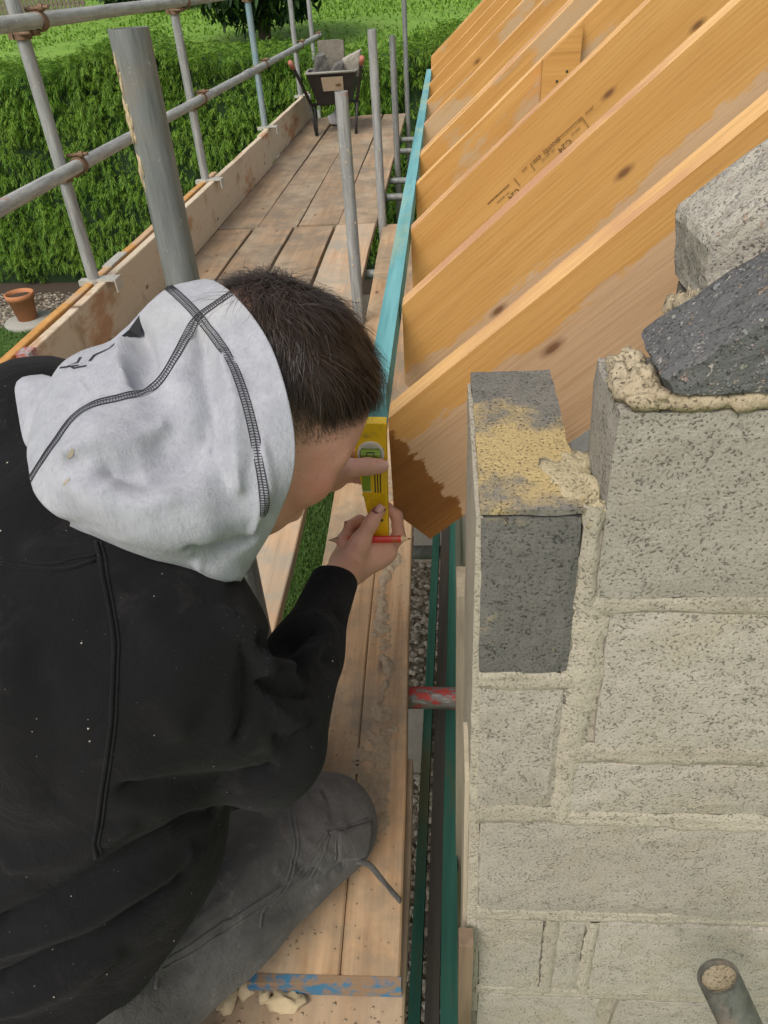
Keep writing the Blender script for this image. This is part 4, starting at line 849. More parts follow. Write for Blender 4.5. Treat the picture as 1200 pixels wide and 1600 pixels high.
# right hand holding the level foot and the pencil, palm turned up
def f_handR(P):
    d = chain(P, [WRR - (WRR - ELR) * .28, WRR, (-0.1491, 0.8620, 0.4921), (-0.1190, 0.8800, 0.4977)], [.034, .0265, .0285, .0275], .02)
    d = smin(d, elli(P, (-0.1122, 0.8840, 0.4996), np.eye(3), (.036, .020, .028)), .016)
    d = smin(d, cone(P, (-0.1450, 0.8500, 0.5152), (-0.1282, 0.8520, 0.5435), .0195, .0150), .014)
    d = smin(d, chain(P, [(-0.1304, 0.8520, 0.5411), (-0.1116, 0.8620, 0.5721), (-0.0979, 0.8730, 0.5899)], [.0138, .0112, .0098], .006), .010)      # thumb
    d = smin(d, chain(P, [(-0.0941, 0.8950, 0.4904), (-0.0750, 0.9150, 0.5056), (-0.0771, 0.9250, 0.5390), (-0.0926, 0.9270, 0.5552)], [.0125, .0105, .0095, .0085], .005), .010)   # index
    for pts in ([(-0.1118, 0.9080, 0.4851), (-0.1167, 0.9360, 0.5051), (-0.1354, 0.9150, 0.5369), (-0.1496, 0.8920, 0.5457)], [(-0.1287, 0.9050, 0.4769), (-0.1372, 0.9320, 0.4925), (-0.1516, 0.8980, 0.5298), (-0.1598, 0.8620, 0.5394)], [(-0.1435, 0.9000, 0.4677), (-0.1561, 0.9250, 0.4713), (-0.1679, 0.9080, 0.4853), (-0.1735, 0.8930, 0.4844)]):
        d = np.minimum(d, smin(d, chain(P, pts, [.0118, .0100, .0092, .0082], .005), .006))
    return d
def f_handL(P):
    d = chain(P, [WRL - (WRL - ELL) * .25, WRL, (-0.1778, 0.8850, 0.6491)], [.033, .026, .027], .02)
    d = smin(d, elli(P, (-0.1725, 0.8930, 0.6460), np.eye(3), (.034, .020, .034)), .015)
    d = smin(d, chain(P, [(-0.1691, 0.8720, 0.6532), (-0.1331, 0.8620, 0.6712), (-0.1099, 0.8660, 0.6704), (-0.0923, 0.8720, 0.6674)], [.0165, .0128, .0122, .0112], .006), .010)
    for k in range(4):
        z = -12 + 0
        yb = [712, 729, 746, 762][k]
        pts = [[(-0.1668, 0.9050, 0.6606), (-0.1434, 0.9250, 0.6588), (-0.1181, 0.9300, 0.6553), (-0.1022, 0.9240, 0.6565)], [(-0.1687, 0.9080, 0.6452), (-0.1457, 0.9300, 0.6376), (-0.1199, 0.9340, 0.6346), (-0.1016, 0.9260, 0.6371)], [(-0.1720, 0.9080, 0.6316), (-0.1502, 0.9300, 0.6191), (-0.1270, 0.9320, 0.6151), (-0.1105, 0.9240, 0.6178)], [(-0.1763, 0.9040, 0.6228), (-0.1602, 0.9220, 0.6081), (-0.1411, 0.9250, 0.6034), (-0.1265, 0.9180, 0.6056)]][k]
        d = np.minimum(d, smin(d, chain(P, pts, [.0115, .010, .0092, .0082], .005), .006))
    return d
def f_body(P):
    d = chain(P, [PEL, (PEL + CHE) / 2, CHE, NB_], [.11, .105, .11, .06], .05)
    d = smin(d, cone(P, SHR, SHL, .05, .05), .05)
    for sh, el, wr in ((SHR, ELR, WRR), (SHL, ELL, WRL)): d = smin(d, chain(P, [sh, el, el + (wr - el) * .8], [.045, .036, .026], .015), .02)
    for hip, kn, an in ((HIPR, KNR, ANR), (HIPL, KNL, ANL)): d = smin(d, chain(P, [hip, kn, an], [.075, .05, .035], .012), .03)
    return d
def bounds(pts, m): pts = np.array(pts); return pts.min(0) - m, pts.max(0) + m
VB, FB = [], []; off = 0
for f, lo, hi, h in ((f_body, *bounds([PEL, SHR, SHL, KNR, KNL, ANR, ANL, ELR, WRR, NB_], .14), .010),
                     (f_head, *bounds([hp(.13, .11, .09), hp(-.12, -.13, -.09), hp(.13, -.13, 0), hp(-.1, .1, 0), NB_], .05), .0036),
                     (f_handR, *bounds([WRR, (-0.1670, 0.8800, 0.5057), (-0.0721, 0.9300, 0.5428), (-0.1345, 0.8500, 0.4984)], .045), .0019),
                     (f_handL, *bounds([WRL, (-0.1821, 0.8850, 0.6525), (-0.0903, 0.8700, 0.6686), (-0.1008, 0.9300, 0.6550)], .045), .0024)):
    v, q = surfnets(f, lo, hi, h); v = relax(v, q, 2, .35); VB.append(v); FB.append(q + off); off += len(v)
VB = np.concatenate(VB); FB = np.concatenate(FB)
n = NB('skin'); hm = n.attr('hairmask'); a_ = n.noise(22, detail=4); f_ = n.noise(260, detail=3)
sk = n.mix(n.ramp(a_, [(.35, 0.), (.7, 1.)]), (.66, .375, .275), (.74, .41, .305)); sk = n.mix(n.math('MULTIPLY', n.attr('flush'), n.ramp(n.noise(40, detail=5), [(.3, .35), (.7, .9)])), sk, (.62, .235, .165))
frk = n.vor(150); sk = n.mix(n.math('MULTIPLY', n.ramp(frk, [(.10, .55), (.2, 0.)]), n.ramp(n.noise(30), [(.48, 0.), (.6, 1.)])), sk, (.30, .12, .07))
stub = n.math('MULTIPLY', hm, n.ramp(n.noise(420, detail=2), [(.3, .55), (.62, 1.)]))
n.col(n.mix(stub, sk, (.035, .022, .016))); n.rough(.52); n.spec(.35)
n.b.inputs['Subsurface Weight'].default_value = .12; n.b.inputs['Subsurface Radius'].default_value = (.9, .35, .2); n.b.inputs['Subsurface Scale'].default_value = .006
n.bump(n.math('ADD', n.math('MULTIPLY', n.noise(90, detail=5, rough=.7), 1.5), n.math('ADD', n.math('MULTIPLY', f_, .8), n.vor(260))), .35, .0011); M['skin'] = n.m
me = np_mesh('person', VB, FB, M['skin'], True)
H = (VB - HC) @ HA.T / HS; fh, uh, rh = H[:, 0], H[:, 1], H[:, 2]
lowline = -.035 + .085 * np.clip((fh + .005) / .075, 0, 1) ** 1.3      # hairline height: low at the nape, high at the temple
onhead = (np.linalg.norm(H, axis=1) < .15)
hmv = np.clip((uh - lowline + .012) / .075, 0, 1) ** 1.2 * onhead * np.clip((.088 - fh) / .012, 0, 1)
flv = np.exp(-((fh - .06) ** 2 + (uh + .05) ** 2) / .0022) * onhead + .45 * np.exp(-((VB - A3((-0.0943, 0.9000, 0.5652))) ** 2).sum(1) / .0022)
for nm, arr in (('hairmask', hmv), ('flush', flv)):
    at = me.attributes.new(nm, 'FLOAT', 'POINT'); at.data.foreach_set('value', arr.astype(np.float32))

person = tag(link('person', me), 'kneeling person in black hoodie and grey work trousers sighting along a yellow level', 'person')
# nails
def nail(c, d, u, w_, l_):
    d = Vector(d).normalized(); u = Vector(u); u = (u - d * u.dot(d)).normalized(); s = d.cross(u); vs = []; fs = []
    for i in range(6):
        for j in range(5):
            a = (i / 5 - .5) * 2; b_ = (j / 4 - .5) * 2; edge = 1 - .35 * max(0, b_) ** 2 * a * a
            vs.append(Vector(c) + d * b_ * l_ + s * a * w_ * (1 - .12 * abs(b_) ** 3) + u * (.0011 - .0042 * a * a * (w_ / .0065)))
    for i in range(5):
        for j in range(4): fs.append((i * 5 + j, i * 5 + j + 1, i * 5 + 6 + j, i * 5 + 5 + j))
    MB().add(vs, fs, True).build('fingernail', M['nail'], person)
M['nail'] = plain('fingernail', (.68, .40, .33), .35, 0, .08)
CB = Vector((0.0840, -0.8015, 0.5921))
def tipnail(p0, p1, r, w_=.0062, l_=.0062, up=CB, out=.62):
    p0, p1 = Vector(p0), Vector(p1); d = (p1 - p0).normalized(); u = Vector(up); u = (u - d * u.dot(d)).normalized()
    nail(p1 + d * r * .25 + u * (r * .93), d, u, w_, l_)
tipnail((-0.1116, 0.8620, 0.5721), (-0.0979, 0.8730, 0.5899), .0098); tipnail((-0.1099, 0.8660, 0.6704), (-0.0923, 0.8720, 0.6674), .0112, .007, .0066)
tipnail((-0.1354, 0.9150, 0.5369), (-0.1496, 0.8920, 0.5457), .0082, .005, .005, (-0.3925, -0.2380, 0.8884)); tipnail((-0.1516, 0.8980, 0.5298), (-0.1598, 0.8620, 0.5394), .0082, .005, .005, (-0.2288, -0.6409, 0.7327))
# ---- trousers
def f_trous(P):
    d = chain(P, [HIPR, HIPR * .45 + KNR * .55 + A3((0, 0, .012)), KNR], [.12, .096, .083], .03)
    d = smin(d, chain(P, [KNR, (KNR + ANR) / 2 + A3((.0, -.005, -.005)), ANR], [.074, .060, .054], .02), .022)
    d = smin(d, chain(P, [HIPL, KNL], [.12, .088], .03), .03); d = smin(d, chain(P, [KNL, ANL], [.08, .06], .02), .02)
    d = smin(d, cone(P, HIPR, HIPL, .13, .13), .04); d = smin(d, cone(P, PEL, PEL + (CHE - PEL) * .25, .14, .13), .04)
    d = np.maximum(d, -P[:, 2] + .002 + .034 * (P[:, 0] > -.31))
    return d
V, F = surfnets(f_trous, *bounds([HIPR, HIPL, KNR, KNL, ANR, ANL, PEL], .17), .0046); V = relax(V, F, 3, .5); N = vnorm(V, F)

nv = noisev(V, (9, 9, 9), 2); V = V + N * (.005 * nv)[:, None]
ax_ = KNR - HIPR; ax_ = ax_ / np.linalg.norm(ax_); t_ = V @ ax_
fold = np.sin(t_ * 85 + 6 * noisev(V, (5, 5, 5), 7)) * np.clip(noisev(V, (6, 6, 6), 9) + .1, 0, 1); V = V + N * (.008 * fold)[:, None]
TS = [([(-0.3716, 0.6522, 0.2176), (-0.2893, 0.5633, 0.2543), (-0.2628, 0.4868, 0.2606), (-0.2906, 0.4155, 0.2534)], .014, -.004), ([(-0.3568, 0.3131, 0.3275), (-0.3168, 0.3807, 0.2622), (-0.2402, 0.4546, 0.2239), (-0.1544, 0.5652, 0.1527)], .016, -.008),
      ([(-0.2583, 0.6432, 0.2103), (-0.1903, 0.5903, 0.2134), (-0.1373, 0.5876, 0.1493)], .02, .005), ([(-0.3458, 0.4993, 0.2817), (-0.2791, 0.5080, 0.2696), (-0.2146, 0.5716, 0.2271)], .03, .006), ([(-0.1938, 0.6509, 0.2098), (-0.1753, 0.6207, 0.2068), (-0.1747, 0.5967, 0.2034)], .007, -.005), ([(-0.2133, 0.5624, 0.2260), (-0.1910, 0.5548, 0.2061), (-0.1705, 0.5624, 0.1845)], .008, .005), ([(-0.2216, 0.5281, 0.2274), (-0.2011, 0.5256, 0.2034), (-0.1819, 0.5376, 0.1815)], .007, -.006), ([(-0.3251, 0.4251, 0.2811), (-0.2940, 0.4622, 0.2736), (-0.2743, 0.5048, 0.2677)], .008, -.005), ([(-0.3438, 0.3567, 0.3185), (-0.3202, 0.4018, 0.2735), (-0.2930, 0.4339, 0.2647)], .008, .005), ([(-0.3410, 0.3895, 0.3413), (-0.3078, 0.4516, 0.2773), (-0.2562, 0.5162, 0.2558)], .02, .006), ([(-0.3318, 0.3931, 0.2839), (-0.2822, 0.4371, 0.2586), (-0.2293, 0.4953, 0.2290)], .012, -.006), ([(-0.1976, 0.6438, 0.2121), (-0.1653, 0.6143, 0.2004), (-0.1549, 0.5969, 0.1863)], .012, .005), ([(-0.3292, 0.6557, 0.1698), (-0.2567, 0.5587, 0.2472), (-0.2385, 0.5063, 0.2416)], .015, .005), ([(-0.2400, 0.4491, 0.2181), (-0.2079, 0.4926, 0.1821), (-0.1707, 0.5426, 0.1578)], .012, -.007), ([(-0.2351, 0.6766, 0.1947), (-0.1759, 0.6257, 0.2073), (-0.1500, 0.5849, 0.1719)], .014, -.004)]
for s in TS: V = stroke(V, N, *s)
n = NB('grey_work_cloth'); g = n.noise(7, detail=5); wv = n.noise(500, detail=2); st_ = n.noise(3, detail=4)
c = n.mix(n.ramp(g, [(.3, 0.), (.7, 1.)]), (.070, .066, .063), (.118, .111, .105)); c = n.mix(n.ramp(n.noise(26, detail=6, rough=.7), [(.55, 0.), (.78, .4)]), c, (.30, .275, .24))
c = n.mix(n.ramp(n.noise(60, detail=6, rough=.75), [(.35, .5), (.5, 0.)]), c, (.05, .047, .044))
n.col(c); n.rough(.9); n.spec(.15); n.b.inputs['Sheen Weight'].default_value = .12; pb = n.bump(n.noise(13, n.map((1.6, 1, 1), rot=(0, 0, .8)), detail=6, rough=.62, dist=1.0), .6, .010); n.bump(n.math('ADD', wv, n.math('MULTIPLY', n.noise(70, detail=6, rough=.7), 1.4)), .5, .0014, pb); M['trouser'] = n.m
trm = np_mesh('trousers', V, F, M['trouser'], True); trousers = link('trousers', trm, person); TB = bvh_of(trm)
def snap(B, p, off=.001):
    c, nn, i, d = B.find_nearest(Vector(p)); return c + nn * off, nn
def dense(pts, step=.006):
    pts = [Vector(p) for p in pts]; out = []
    P = [pts[0]] + pts + [pts[-1]]
    for i in range(1, len(P) - 2):
        m = max(2, int((P[i + 1] - P[i]).length / step))
        for k in range(m):
            t = k / m; p0, p1, p2, p3 = P[i - 1], P[i], P[i + 1], P[i + 2]
            out.append(.5 * ((2 * p1) + (p2 - p0) * t + (2 * p0 - 5 * p1 + 4 * p2 - p3) * t * t + (3 * p1 - p0 - 3 * p2 + p3) * t ** 3))
    out.append(pts[-1]); return out
M['thread'] = plain('grey_thread', (.12, .105, .09), .9); M['blackthread'] = plain('black_thread', (.008, .008, .009), .9)
def welt(B, pts, r, mat, parent, name='seam', flat=(2.2, 1.0), off=.0004):
    L = []; 
    for p in dense(pts): q, nn = snap(B, p, off); L.append(q)
    mb = MB(); mb.path(L, r, 6); return mb.build(name, mat, parent)
for pts, r in (([(-0.2953, 0.7252, 0.1148), (-0.2358, 0.5987, 0.2314), (-0.2224, 0.5407, 0.2299), (-0.2258, 0.4975, 0.2249), (-0.2406, 0.4605, 0.2291), (-0.2466, 0.4398, 0.2201)], .0016), ([(-0.2901, 0.7362, 0.1021), (-0.2285, 0.6002, 0.2293), (-0.2168, 0.5430, 0.2260), (-0.2208, 0.5007, 0.2188), (-0.2351, 0.4627, 0.2214)], .0016),
               ([(-0.4204, 0.2688, 0.3855), (-0.3707, 0.3016, 0.3659), (-0.3381, 0.3676, 0.2923), (-0.2948, 0.4203, 0.2597), (-0.2417, 0.4733, 0.2376), (-0.2089, 0.5228, 0.2119), (-0.1807, 0.5850, 0.2057)], .0018), ([(-0.4056, 0.2713, 0.3716), (-0.3600, 0.3114, 0.3403), (-0.3281, 0.3722, 0.2731), (-0.2806, 0.4220, 0.2482), (-0.2280, 0.4817, 0.2214), (-0.1935, 0.5314, 0.1963)], .0014),
               ([(-0.3521, 0.4420, 0.3021), (-0.3447, 0.4227, 0.3016), (-0.3421, 0.3973, 0.3073), (-0.3399, 0.3652, 0.2979), (-0.3409, 0.3374, 0.2898)], .002), ([(-0.3488, 0.3470, 0.3741), (-0.3412, 0.3709, 0.3476), (-0.3404, 0.4010, 0.2991)], .002), ([(-0.3503, 0.3403, 0.3710), (-0.3419, 0.3659, 0.3382), (-0.3388, 0.3935, 0.2960)], .0016)):
    welt(TB, pts, r * 1.35, M['trouser'], trousers)
# knee pocket flap with its loose strap
def patch(B, quad, nu, nv_, lift, mat, parent, name):
    q = [Vector(p) for p in quad]; vs = []; fs = []
    for j in range(nv_ + 1):
        for i in range(nu + 1):
            p = q[0].lerp(q[1], i / nu).lerp(q[3].lerp(q[2], i / nu), j / nv_); s_, nn = snap(B, p, lift); vs.append(s_)
    m = len(vs)
    for j in range(nv_):
        for i in range(nu): a = j * (nu + 1) + i; fs.append((a, a + 1, a + nu + 2, a + nu + 1))
    o = MB().add(vs, fs, True).build(name, mat, parent); md = o.modifiers.new('s', 'SOLIDIFY'); md.thickness = .0024; md.offset = 0; return o
kp = patch(TB, [(-0.1705, 0.5896, 0.1981), (-0.1225, 0.6323, 0.1582), (-0.1278, 0.5956, 0.1259), (-0.1671, 0.5581, 0.1746)], 8, 6, .0035, M['trouser'], trousers, 'knee_pocket')
for pts in ([(-0.1789, 0.5840, 0.2039), (-0.1509, 0.6070, 0.1870), (-0.1277, 0.6296, 0.1678)], [(-0.1696, 0.5900, 0.1975), (-0.1693, 0.5724, 0.1895), (-0.1687, 0.5582, 0.1779)], [(-0.1786, 0.5815, 0.2031), (-0.1864, 0.5495, 0.1983), (-0.1962, 0.5185, 0.1889)]): welt(TB, pts, .0018, M['trouser'], trousers)
mb = MB()
for k, (pts, r) in enumerate(([[(-0.1463, 0.5826, 0.1300), (-0.1236, 0.5809, 0.1250), (-0.1047, 0.5725, 0.1000), (-0.0911, 0.5700, 0.0700), (-0.0760, 0.5662, 0.0420)], .0042],)): mb.path(dense(pts, .008), [r] * len(dense(pts, .008)), 8, flat=(.35, 1.2), up=(0, 0, 1))
mb.build('loose_strap', M['trouser'], trousers)
# ---- boots
def f_boot(P, an, toe_):
    d = cone(P, an + A3((0, 0, .04)), an, .062, .058); return smin(d, cone(P, an + (0, 0, -.005), toe_, .05, .038), .03)
for an, kn in ((ANR, KNR), (ANL, KNL)):
    dv = an - kn; dv[2] = 0; dv /= np.linalg.norm(dv); ac = an + dv * .06 + A3((0, 0, .01)); tp = ac + dv * .12 + A3((0, 0, -.012))
    v, q = surfnets(lambda P: np.maximum(f_boot(P, ac, tp), -P[:, 2] + .003), *bounds([ac, tp, ac + A3((0, 0, .05))], .08), .008)
    link('boot', np_mesh('boot', v, q, plain('tan_boot_leather', (.16, .09, .045), .7), True), person)
# ---- hoodie
def f_hood_body(P):
    d = chain(P, [PEL + A3((.0, .02, .05)), (PEL + CHE) / 2 + A3((.01, .02, -.02)), CHE, NB_ + A3((-.01, 0, -.03))], [.130, .150, .150, .085], .06)
    d = smin(d, cone(P, SHR, SHL, .078, .080), .06)
    d = smin(d, cone(P, (-0.4233, 0.5854, 0.7313), (-0.3305, 0.4658, 0.6239), .11, .10), .06)                     # shoulder blade mass
    d = smin(d, chain(P, [SHR, ELR, ELR + (WRR - ELR) * .55, WRR + (ELR - WRR) * .05], [.084, .066, .046, .030], .015), .032)
    d = smin(d, chain(P, [SHL, ELL, WRL + (ELL - WRL) * .1], [.08, .058, .036], .015), .03)
    d = smin(d, cone(P, (-0.5260, 0.3476, 0.3227), (-0.3632, 0.4656, 0.4086), .085, .060), .05)                   # loose front above the thigh
    return d
V, F = surfnets(f_hood_body, *bounds([PEL, CHE, SHR, SHL, ELR, WRR, ELL, WRL, A3((-0.3375, 0.4708, 0.3952))], .19), .0055); V = relax(V, F, 3, .5); N = vnorm(V, F)

V = V + N * (.007 * noisev(V, (6, 6, 6), 1) + .0025 * noisev(V, (22, 22, 22), 5))[:, None]
HST = [  # (line, width, depth): creases and ridges of the sweatshirt
 ([(-0.1872, 0.4864, 0.7177), (-0.1791, 0.5043, 0.6897), (-0.1885, 0.6113, 0.5810), (-0.1642, 0.6337, 0.5803)], .012, -.016), ([(-0.1830, 0.4786, 0.6946), (-0.1726, 0.5100, 0.6500), (-0.1662, 0.5901, 0.5763), (-0.1483, 0.6271, 0.5705)], .011, .011),
 ([(-0.1816, 0.4719, 0.6743), (-0.1688, 0.4925, 0.6303), (-0.1582, 0.5371, 0.5766)], .010, -.011), ([(-0.1788, 0.4697, 0.6479), (-0.1664, 0.4808, 0.6088), (-0.1552, 0.4976, 0.5820)], .010, .008),
 ([(-0.2090, 0.4860, 0.7524), (-0.1918, 0.4878, 0.7293), (-0.1831, 0.4847, 0.7016), (-0.1797, 0.4773, 0.6728)], .016, .013), ([(-0.1927, 0.4729, 0.7231), (-0.1880, 0.4648, 0.6963), (-0.1912, 0.4503, 0.6667), (-0.2036, 0.4334, 0.6394)], .014, -.010),
 ([(-0.1769, 0.4601, 0.6041), (-0.1651, 0.4682, 0.5772), (-0.1596, 0.4789, 0.5792)], .011, -.008), ([(-0.1469, 0.6800, 0.5683), (-0.1359, 0.6827, 0.5541), (-0.1410, 0.6825, 0.5624)], .009, -.007), ([(-0.1683, 0.6625, 0.5796), (-0.1463, 0.6434, 0.5705), (-0.1436, 0.6385, 0.5676)], .010, .008), ([(-0.1699, 0.6178, 0.5800), (-0.1494, 0.6006, 0.5650), (-0.1366, 0.6087, 0.5447)], .010, -.007),
 ([(-0.3719, 0.4961, 0.8228), (-0.3186, 0.4876, 0.8069), (-0.2602, 0.4972, 0.7866), (-0.2190, 0.5096, 0.7633)], .026, .009), ([(-0.3759, 0.4436, 0.7930), (-0.3252, 0.4365, 0.7767), (-0.2717, 0.4412, 0.7642)], .03, -.006),
 ([(-0.2694, 0.4613, 0.7763), (-0.2441, 0.4271, 0.7385), (-0.2430, 0.4038, 0.6875)], .03, .007), ([(-0.3526, 0.4066, 0.7602), (-0.3391, 0.3777, 0.7105), (-0.3559, 0.3548, 0.6483)], .035, -.007), ([(-0.2904, 0.3671, 0.6419), (-0.2556, 0.3895, 0.6136), (-0.2307, 0.4290, 0.5647), (-0.1869, 0.4456, 0.5641)], .02, -.014),
 ([(-0.4342, 0.3093, 0.5106), (-0.3768, 0.3263, 0.5301), (-0.3269, 0.3546, 0.5395), (-0.2786, 0.3927, 0.5459), (-0.2620, 0.4427, 0.4938)], .014, -.014), ([(-0.4387, 0.2955, 0.4808), (-0.3752, 0.3138, 0.4990), (-0.3212, 0.3476, 0.5035), (-0.2795, 0.3974, 0.4880)], .016, .013),
 ([(-0.4448, 0.2825, 0.4477), (-0.3804, 0.3010, 0.4663), (-0.3250, 0.3340, 0.4719), (-0.2859, 0.3800, 0.4679)], .013, -.014), ([(-0.4528, 0.2682, 0.4081), (-0.3887, 0.2881, 0.4240), (-0.3417, 0.3152, 0.4357)], .016, .010), ([(-0.4146, 0.3378, 0.5657), (-0.3590, 0.3479, 0.5738), (-0.3021, 0.3634, 0.5945)], .02, .009)]
for s in HST: V = stroke(V, N, *s)
n = NB('black_sweatshirt'); g = n.noise(9, detail=6, rough=.65); fz = n.noise(650, detail=2)
c = n.mix(n.ramp(n.noise(13, detail=8, rough=.75), [(.56, 0.), (.85, .35)]), n.mix(g, (.0060, .0058, .0062), (.0105, .0100, .0108)), (.075, .07, .064))
sp = n.vor(170); c = n.mix(n.math('MULTIPLY', n.ramp(sp, [(.05, .8), (.09, 0.)]), n.ramp(g, [(.5, 0.), (.62, .7)])), c, (.30, .28, .25))
n.col(c); n.rough(.95); n.spec(.08); n.b.inputs['Sheen Weight'].default_value = .04; n.b.inputs['Sheen Roughness'].default_value = .6; n.bump(n.noise(16, detail=5, rough=.6, dist=.8), .55, .010); n.bump(fz, .5, .001, n.b.inputs['Normal'].links[0].from_socket); M['black'] = n.m
hm_ = np_mesh('hoodie', V, F, M['black'], True); hoodie = link('hoodie', hm_, person); HB = bvh_of(hm_)
for pts, r in (([(-0.3237, 0.5098, 0.8190), (-0.3051, 0.4695, 0.7921), (-0.2932, 0.4293, 0.7603), (-0.2941, 0.3932, 0.7180), (-0.3075, 0.3653, 0.6639), (-0.3291, 0.3544, 0.5975), (-0.3403, 0.3518, 0.5653)], .0020), ([(-0.3195, 0.5110, 0.8180), (-0.3010, 0.4705, 0.7911), (-0.2890, 0.4300, 0.7597), (-0.2901, 0.3940, 0.7170), (-0.3034, 0.3662, 0.6627), (-0.3250, 0.3555, 0.5958), (-0.3363, 0.3531, 0.5632)], .0011),
               ([(-0.4053, 0.4848, 0.8171), (-0.3736, 0.4804, 0.8147), (-0.3453, 0.4823, 0.8115), (-0.3191, 0.4897, 0.8081)], .002), ([(-0.4067, 0.4892, 0.8195), (-0.3749, 0.4853, 0.8174), (-0.3464, 0.4871, 0.8143), (-0.3200, 0.4941, 0.8106)], .0012)):
    welt(HB, pts, r, M['black'], hoodie)
mb = MB()       # ribbed cuff
ca = Vector(WRR) + (Vector(ELR) - Vector(WRR)) * .30; cb = Vector(WRR) + (Vector(WRR) - Vector(ELR)) * .055; d_ = (cb - ca).normalized(); a1 = d_.orthogonal().normalized(); a2 = d_.cross(a1); vs = []; fs = []; SG = 96
for k, (t, r) in enumerate(((0, .030), (.10, .0350), (.25, .0362), (.5, .0350), (.85, .0330), (.97, .0325), (1.0, .0315), (.97, .0290), (.6, .0285))):
    for i in range(SG):
        th = 2 * math.pi * i / SG; q = r + (.0007 if i % 2 else 0) + .0015 * math.sin(3 * th + 1); vs.append(ca.lerp(cb, t) + (a1 * math.cos(th) + a2 * math.sin(th)) * q)
for k in range(8):
    for i in range(SG): j = (i + 1) % SG; fs.append((k * SG + i, k * SG + j, k * SG + SG + j, k * SG + SG + i))
mb.add(vs, fs, True).build('cuff', M['black'], hoodie)
# dust and flecks
mb = MB(); r_ = random.Random(5); verts = [v.co for v in hm_.vertices]; cdir = Vector((0.0838, -0.6693, 0.7382)); nrm = [v.normal.copy() for v in hm_.vertices]
for k in range(300):
    i = r_.randrange(len(verts)); p = verts[i]; nn = nrm[i]
    if nn.dot(cdir) < .1: continue
    s_ = r_.choice([.0003, .0003, .0004, .0004, .0005, .0006, .0007, .0012]); a = nn.orthogonal().normalized(); b_ = nn.cross(a); p = p + nn * .0012
    mb.add([p + (a * math.cos(t) + b_ * math.sin(t)) * s_ * r_.uniform(.6, 1.3) for t in (0, 1.4, 2.7, 4.4)] + [p + nn * s_ * .6], [(0, 1, 4), (1, 2, 4), (2, 3, 4), (3, 0, 4)])
tag(mb.build('dust_flecks', plain('dust', (.42, .38, .32), .9), hoodie), kind='stuff')
# ---- hood: control net (rows run from the far side over the crown seam to the near lower edge; columns from rim to nape)
HG = [
 [(-0.2855, 0.8625, 0.9179), (-0.3102, 0.8279, 0.9254), (-0.3214, 0.7766, 0.9250), (-0.3413, 0.7320, 0.9181), (-0.3704, 0.6971, 0.9088), (-0.3913, 0.6765, 0.9008), (-0.4022, 0.6549, 0.8900), (-0.4076, 0.6300, 0.8739)],
 [(-0.2571, 0.7664, 0.9782), (-0.2860, 0.7341, 0.9808), (-0.3133, 0.7133, 0.9649), (-0.3347, 0.6731, 0.9472), (-0.3619, 0.6540, 0.9422), (-0.3783, 0.6400, 0.9341), (-0.3946, 0.6169, 0.9135), (-0.4020, 0.5880, 0.8838)],
 [(-0.2042, 0.6826, 0.9906), (-0.2344, 0.6613, 0.9762), (-0.2505, 0.6176, 0.9531), (-0.2689, 0.5960, 0.9349), (-0.2906, 0.5759, 0.9361), (-0.3203, 0.5582, 0.9333), (-0.3465, 0.5397, 0.9119), (-0.3745, 0.5301, 0.8776)],
 [(-0.1575, 0.6182, 0.9610), (-0.1903, 0.6033, 0.9455), (-0.2131, 0.5695, 0.9248), (-0.2441, 0.5505, 0.9035), (-0.2721, 0.5307, 0.9061), (-0.3007, 0.5188, 0.9075), (-0.3325, 0.5136, 0.8915), (-0.3638, 0.5156, 0.8649)],
 [(-0.1363, 0.5685, 0.8975), (-0.1654, 0.5520, 0.8945), (-0.1955, 0.5357, 0.8817), (-0.2182, 0.5099, 0.8838), (-0.2474, 0.4943, 0.8836), (-0.2799, 0.4890, 0.8811), (-0.3141, 0.4933, 0.8715), (-0.3501, 0.5086, 0.8535)],
 [(-0.1472, 0.5446, 0.8396), (-0.1627, 0.5287, 0.8405), (-0.1867, 0.5145, 0.8383), (-0.2090, 0.4915, 0.8440), (-0.2395, 0.4809, 0.8476), (-0.2745, 0.4816, 0.8501), (-0.3078, 0.4933, 0.8504), (-0.3427, 0.5120, 0.8435)],
 [(-0.1915, 0.5534, 0.7649), (-0.1950, 0.5378, 0.7780), (-0.2075, 0.5177, 0.7949), (-0.2253, 0.4997, 0.8102), (-0.2527, 0.4908, 0.8222), (-0.2869, 0.4941, 0.8315), (-0.3176, 0.5035, 0.8352), (-0.3489, 0.5188, 0.8333)],
 [(-0.2209, 0.5567, 0.7229), (-0.2218, 0.5466, 0.7347), (-0.2289, 0.5309, 0.7566), (-0.2465, 0.5202, 0.7785), (-0.2718, 0.5130, 0.7976), (-0.3022, 0.5132, 0.8123), (-0.3290, 0.5168, 0.8210), (-0.3566, 0.5280, 0.8216)],
 [(-0.2205, 0.6341, 0.7179), (-0.2251, 0.6174, 0.7296), (-0.2408, 0.5944, 0.7430), (-0.2612, 0.5706, 0.7643), (-0.2862, 0.5565, 0.7826), (-0.3180, 0.5466, 0.7989), (-0.3396, 0.5403, 0.8104), (-0.3593, 0.5373, 0.8175)]]
HG = np.array(HG); NR, NC = HG.shape[:2]
def cr(P, t):
    n_ = len(P); t = min(max(t, 0), n_ - 1 - 1e-6); i = int(t); f = t - i; g = lambda k: P[min(max(k, 0), n_ - 1)]
    p0, p1, p2, p3 = g(i - 1), g(i), g(i + 1), g(i + 2)
    return .5 * (2 * p1 + (p2 - p0) * f + (2 * p0 - 5 * p1 + 4 * p2 - p3) * f * f + (3 * p1 - p0 - 3 * p2 + p3) * f ** 3)
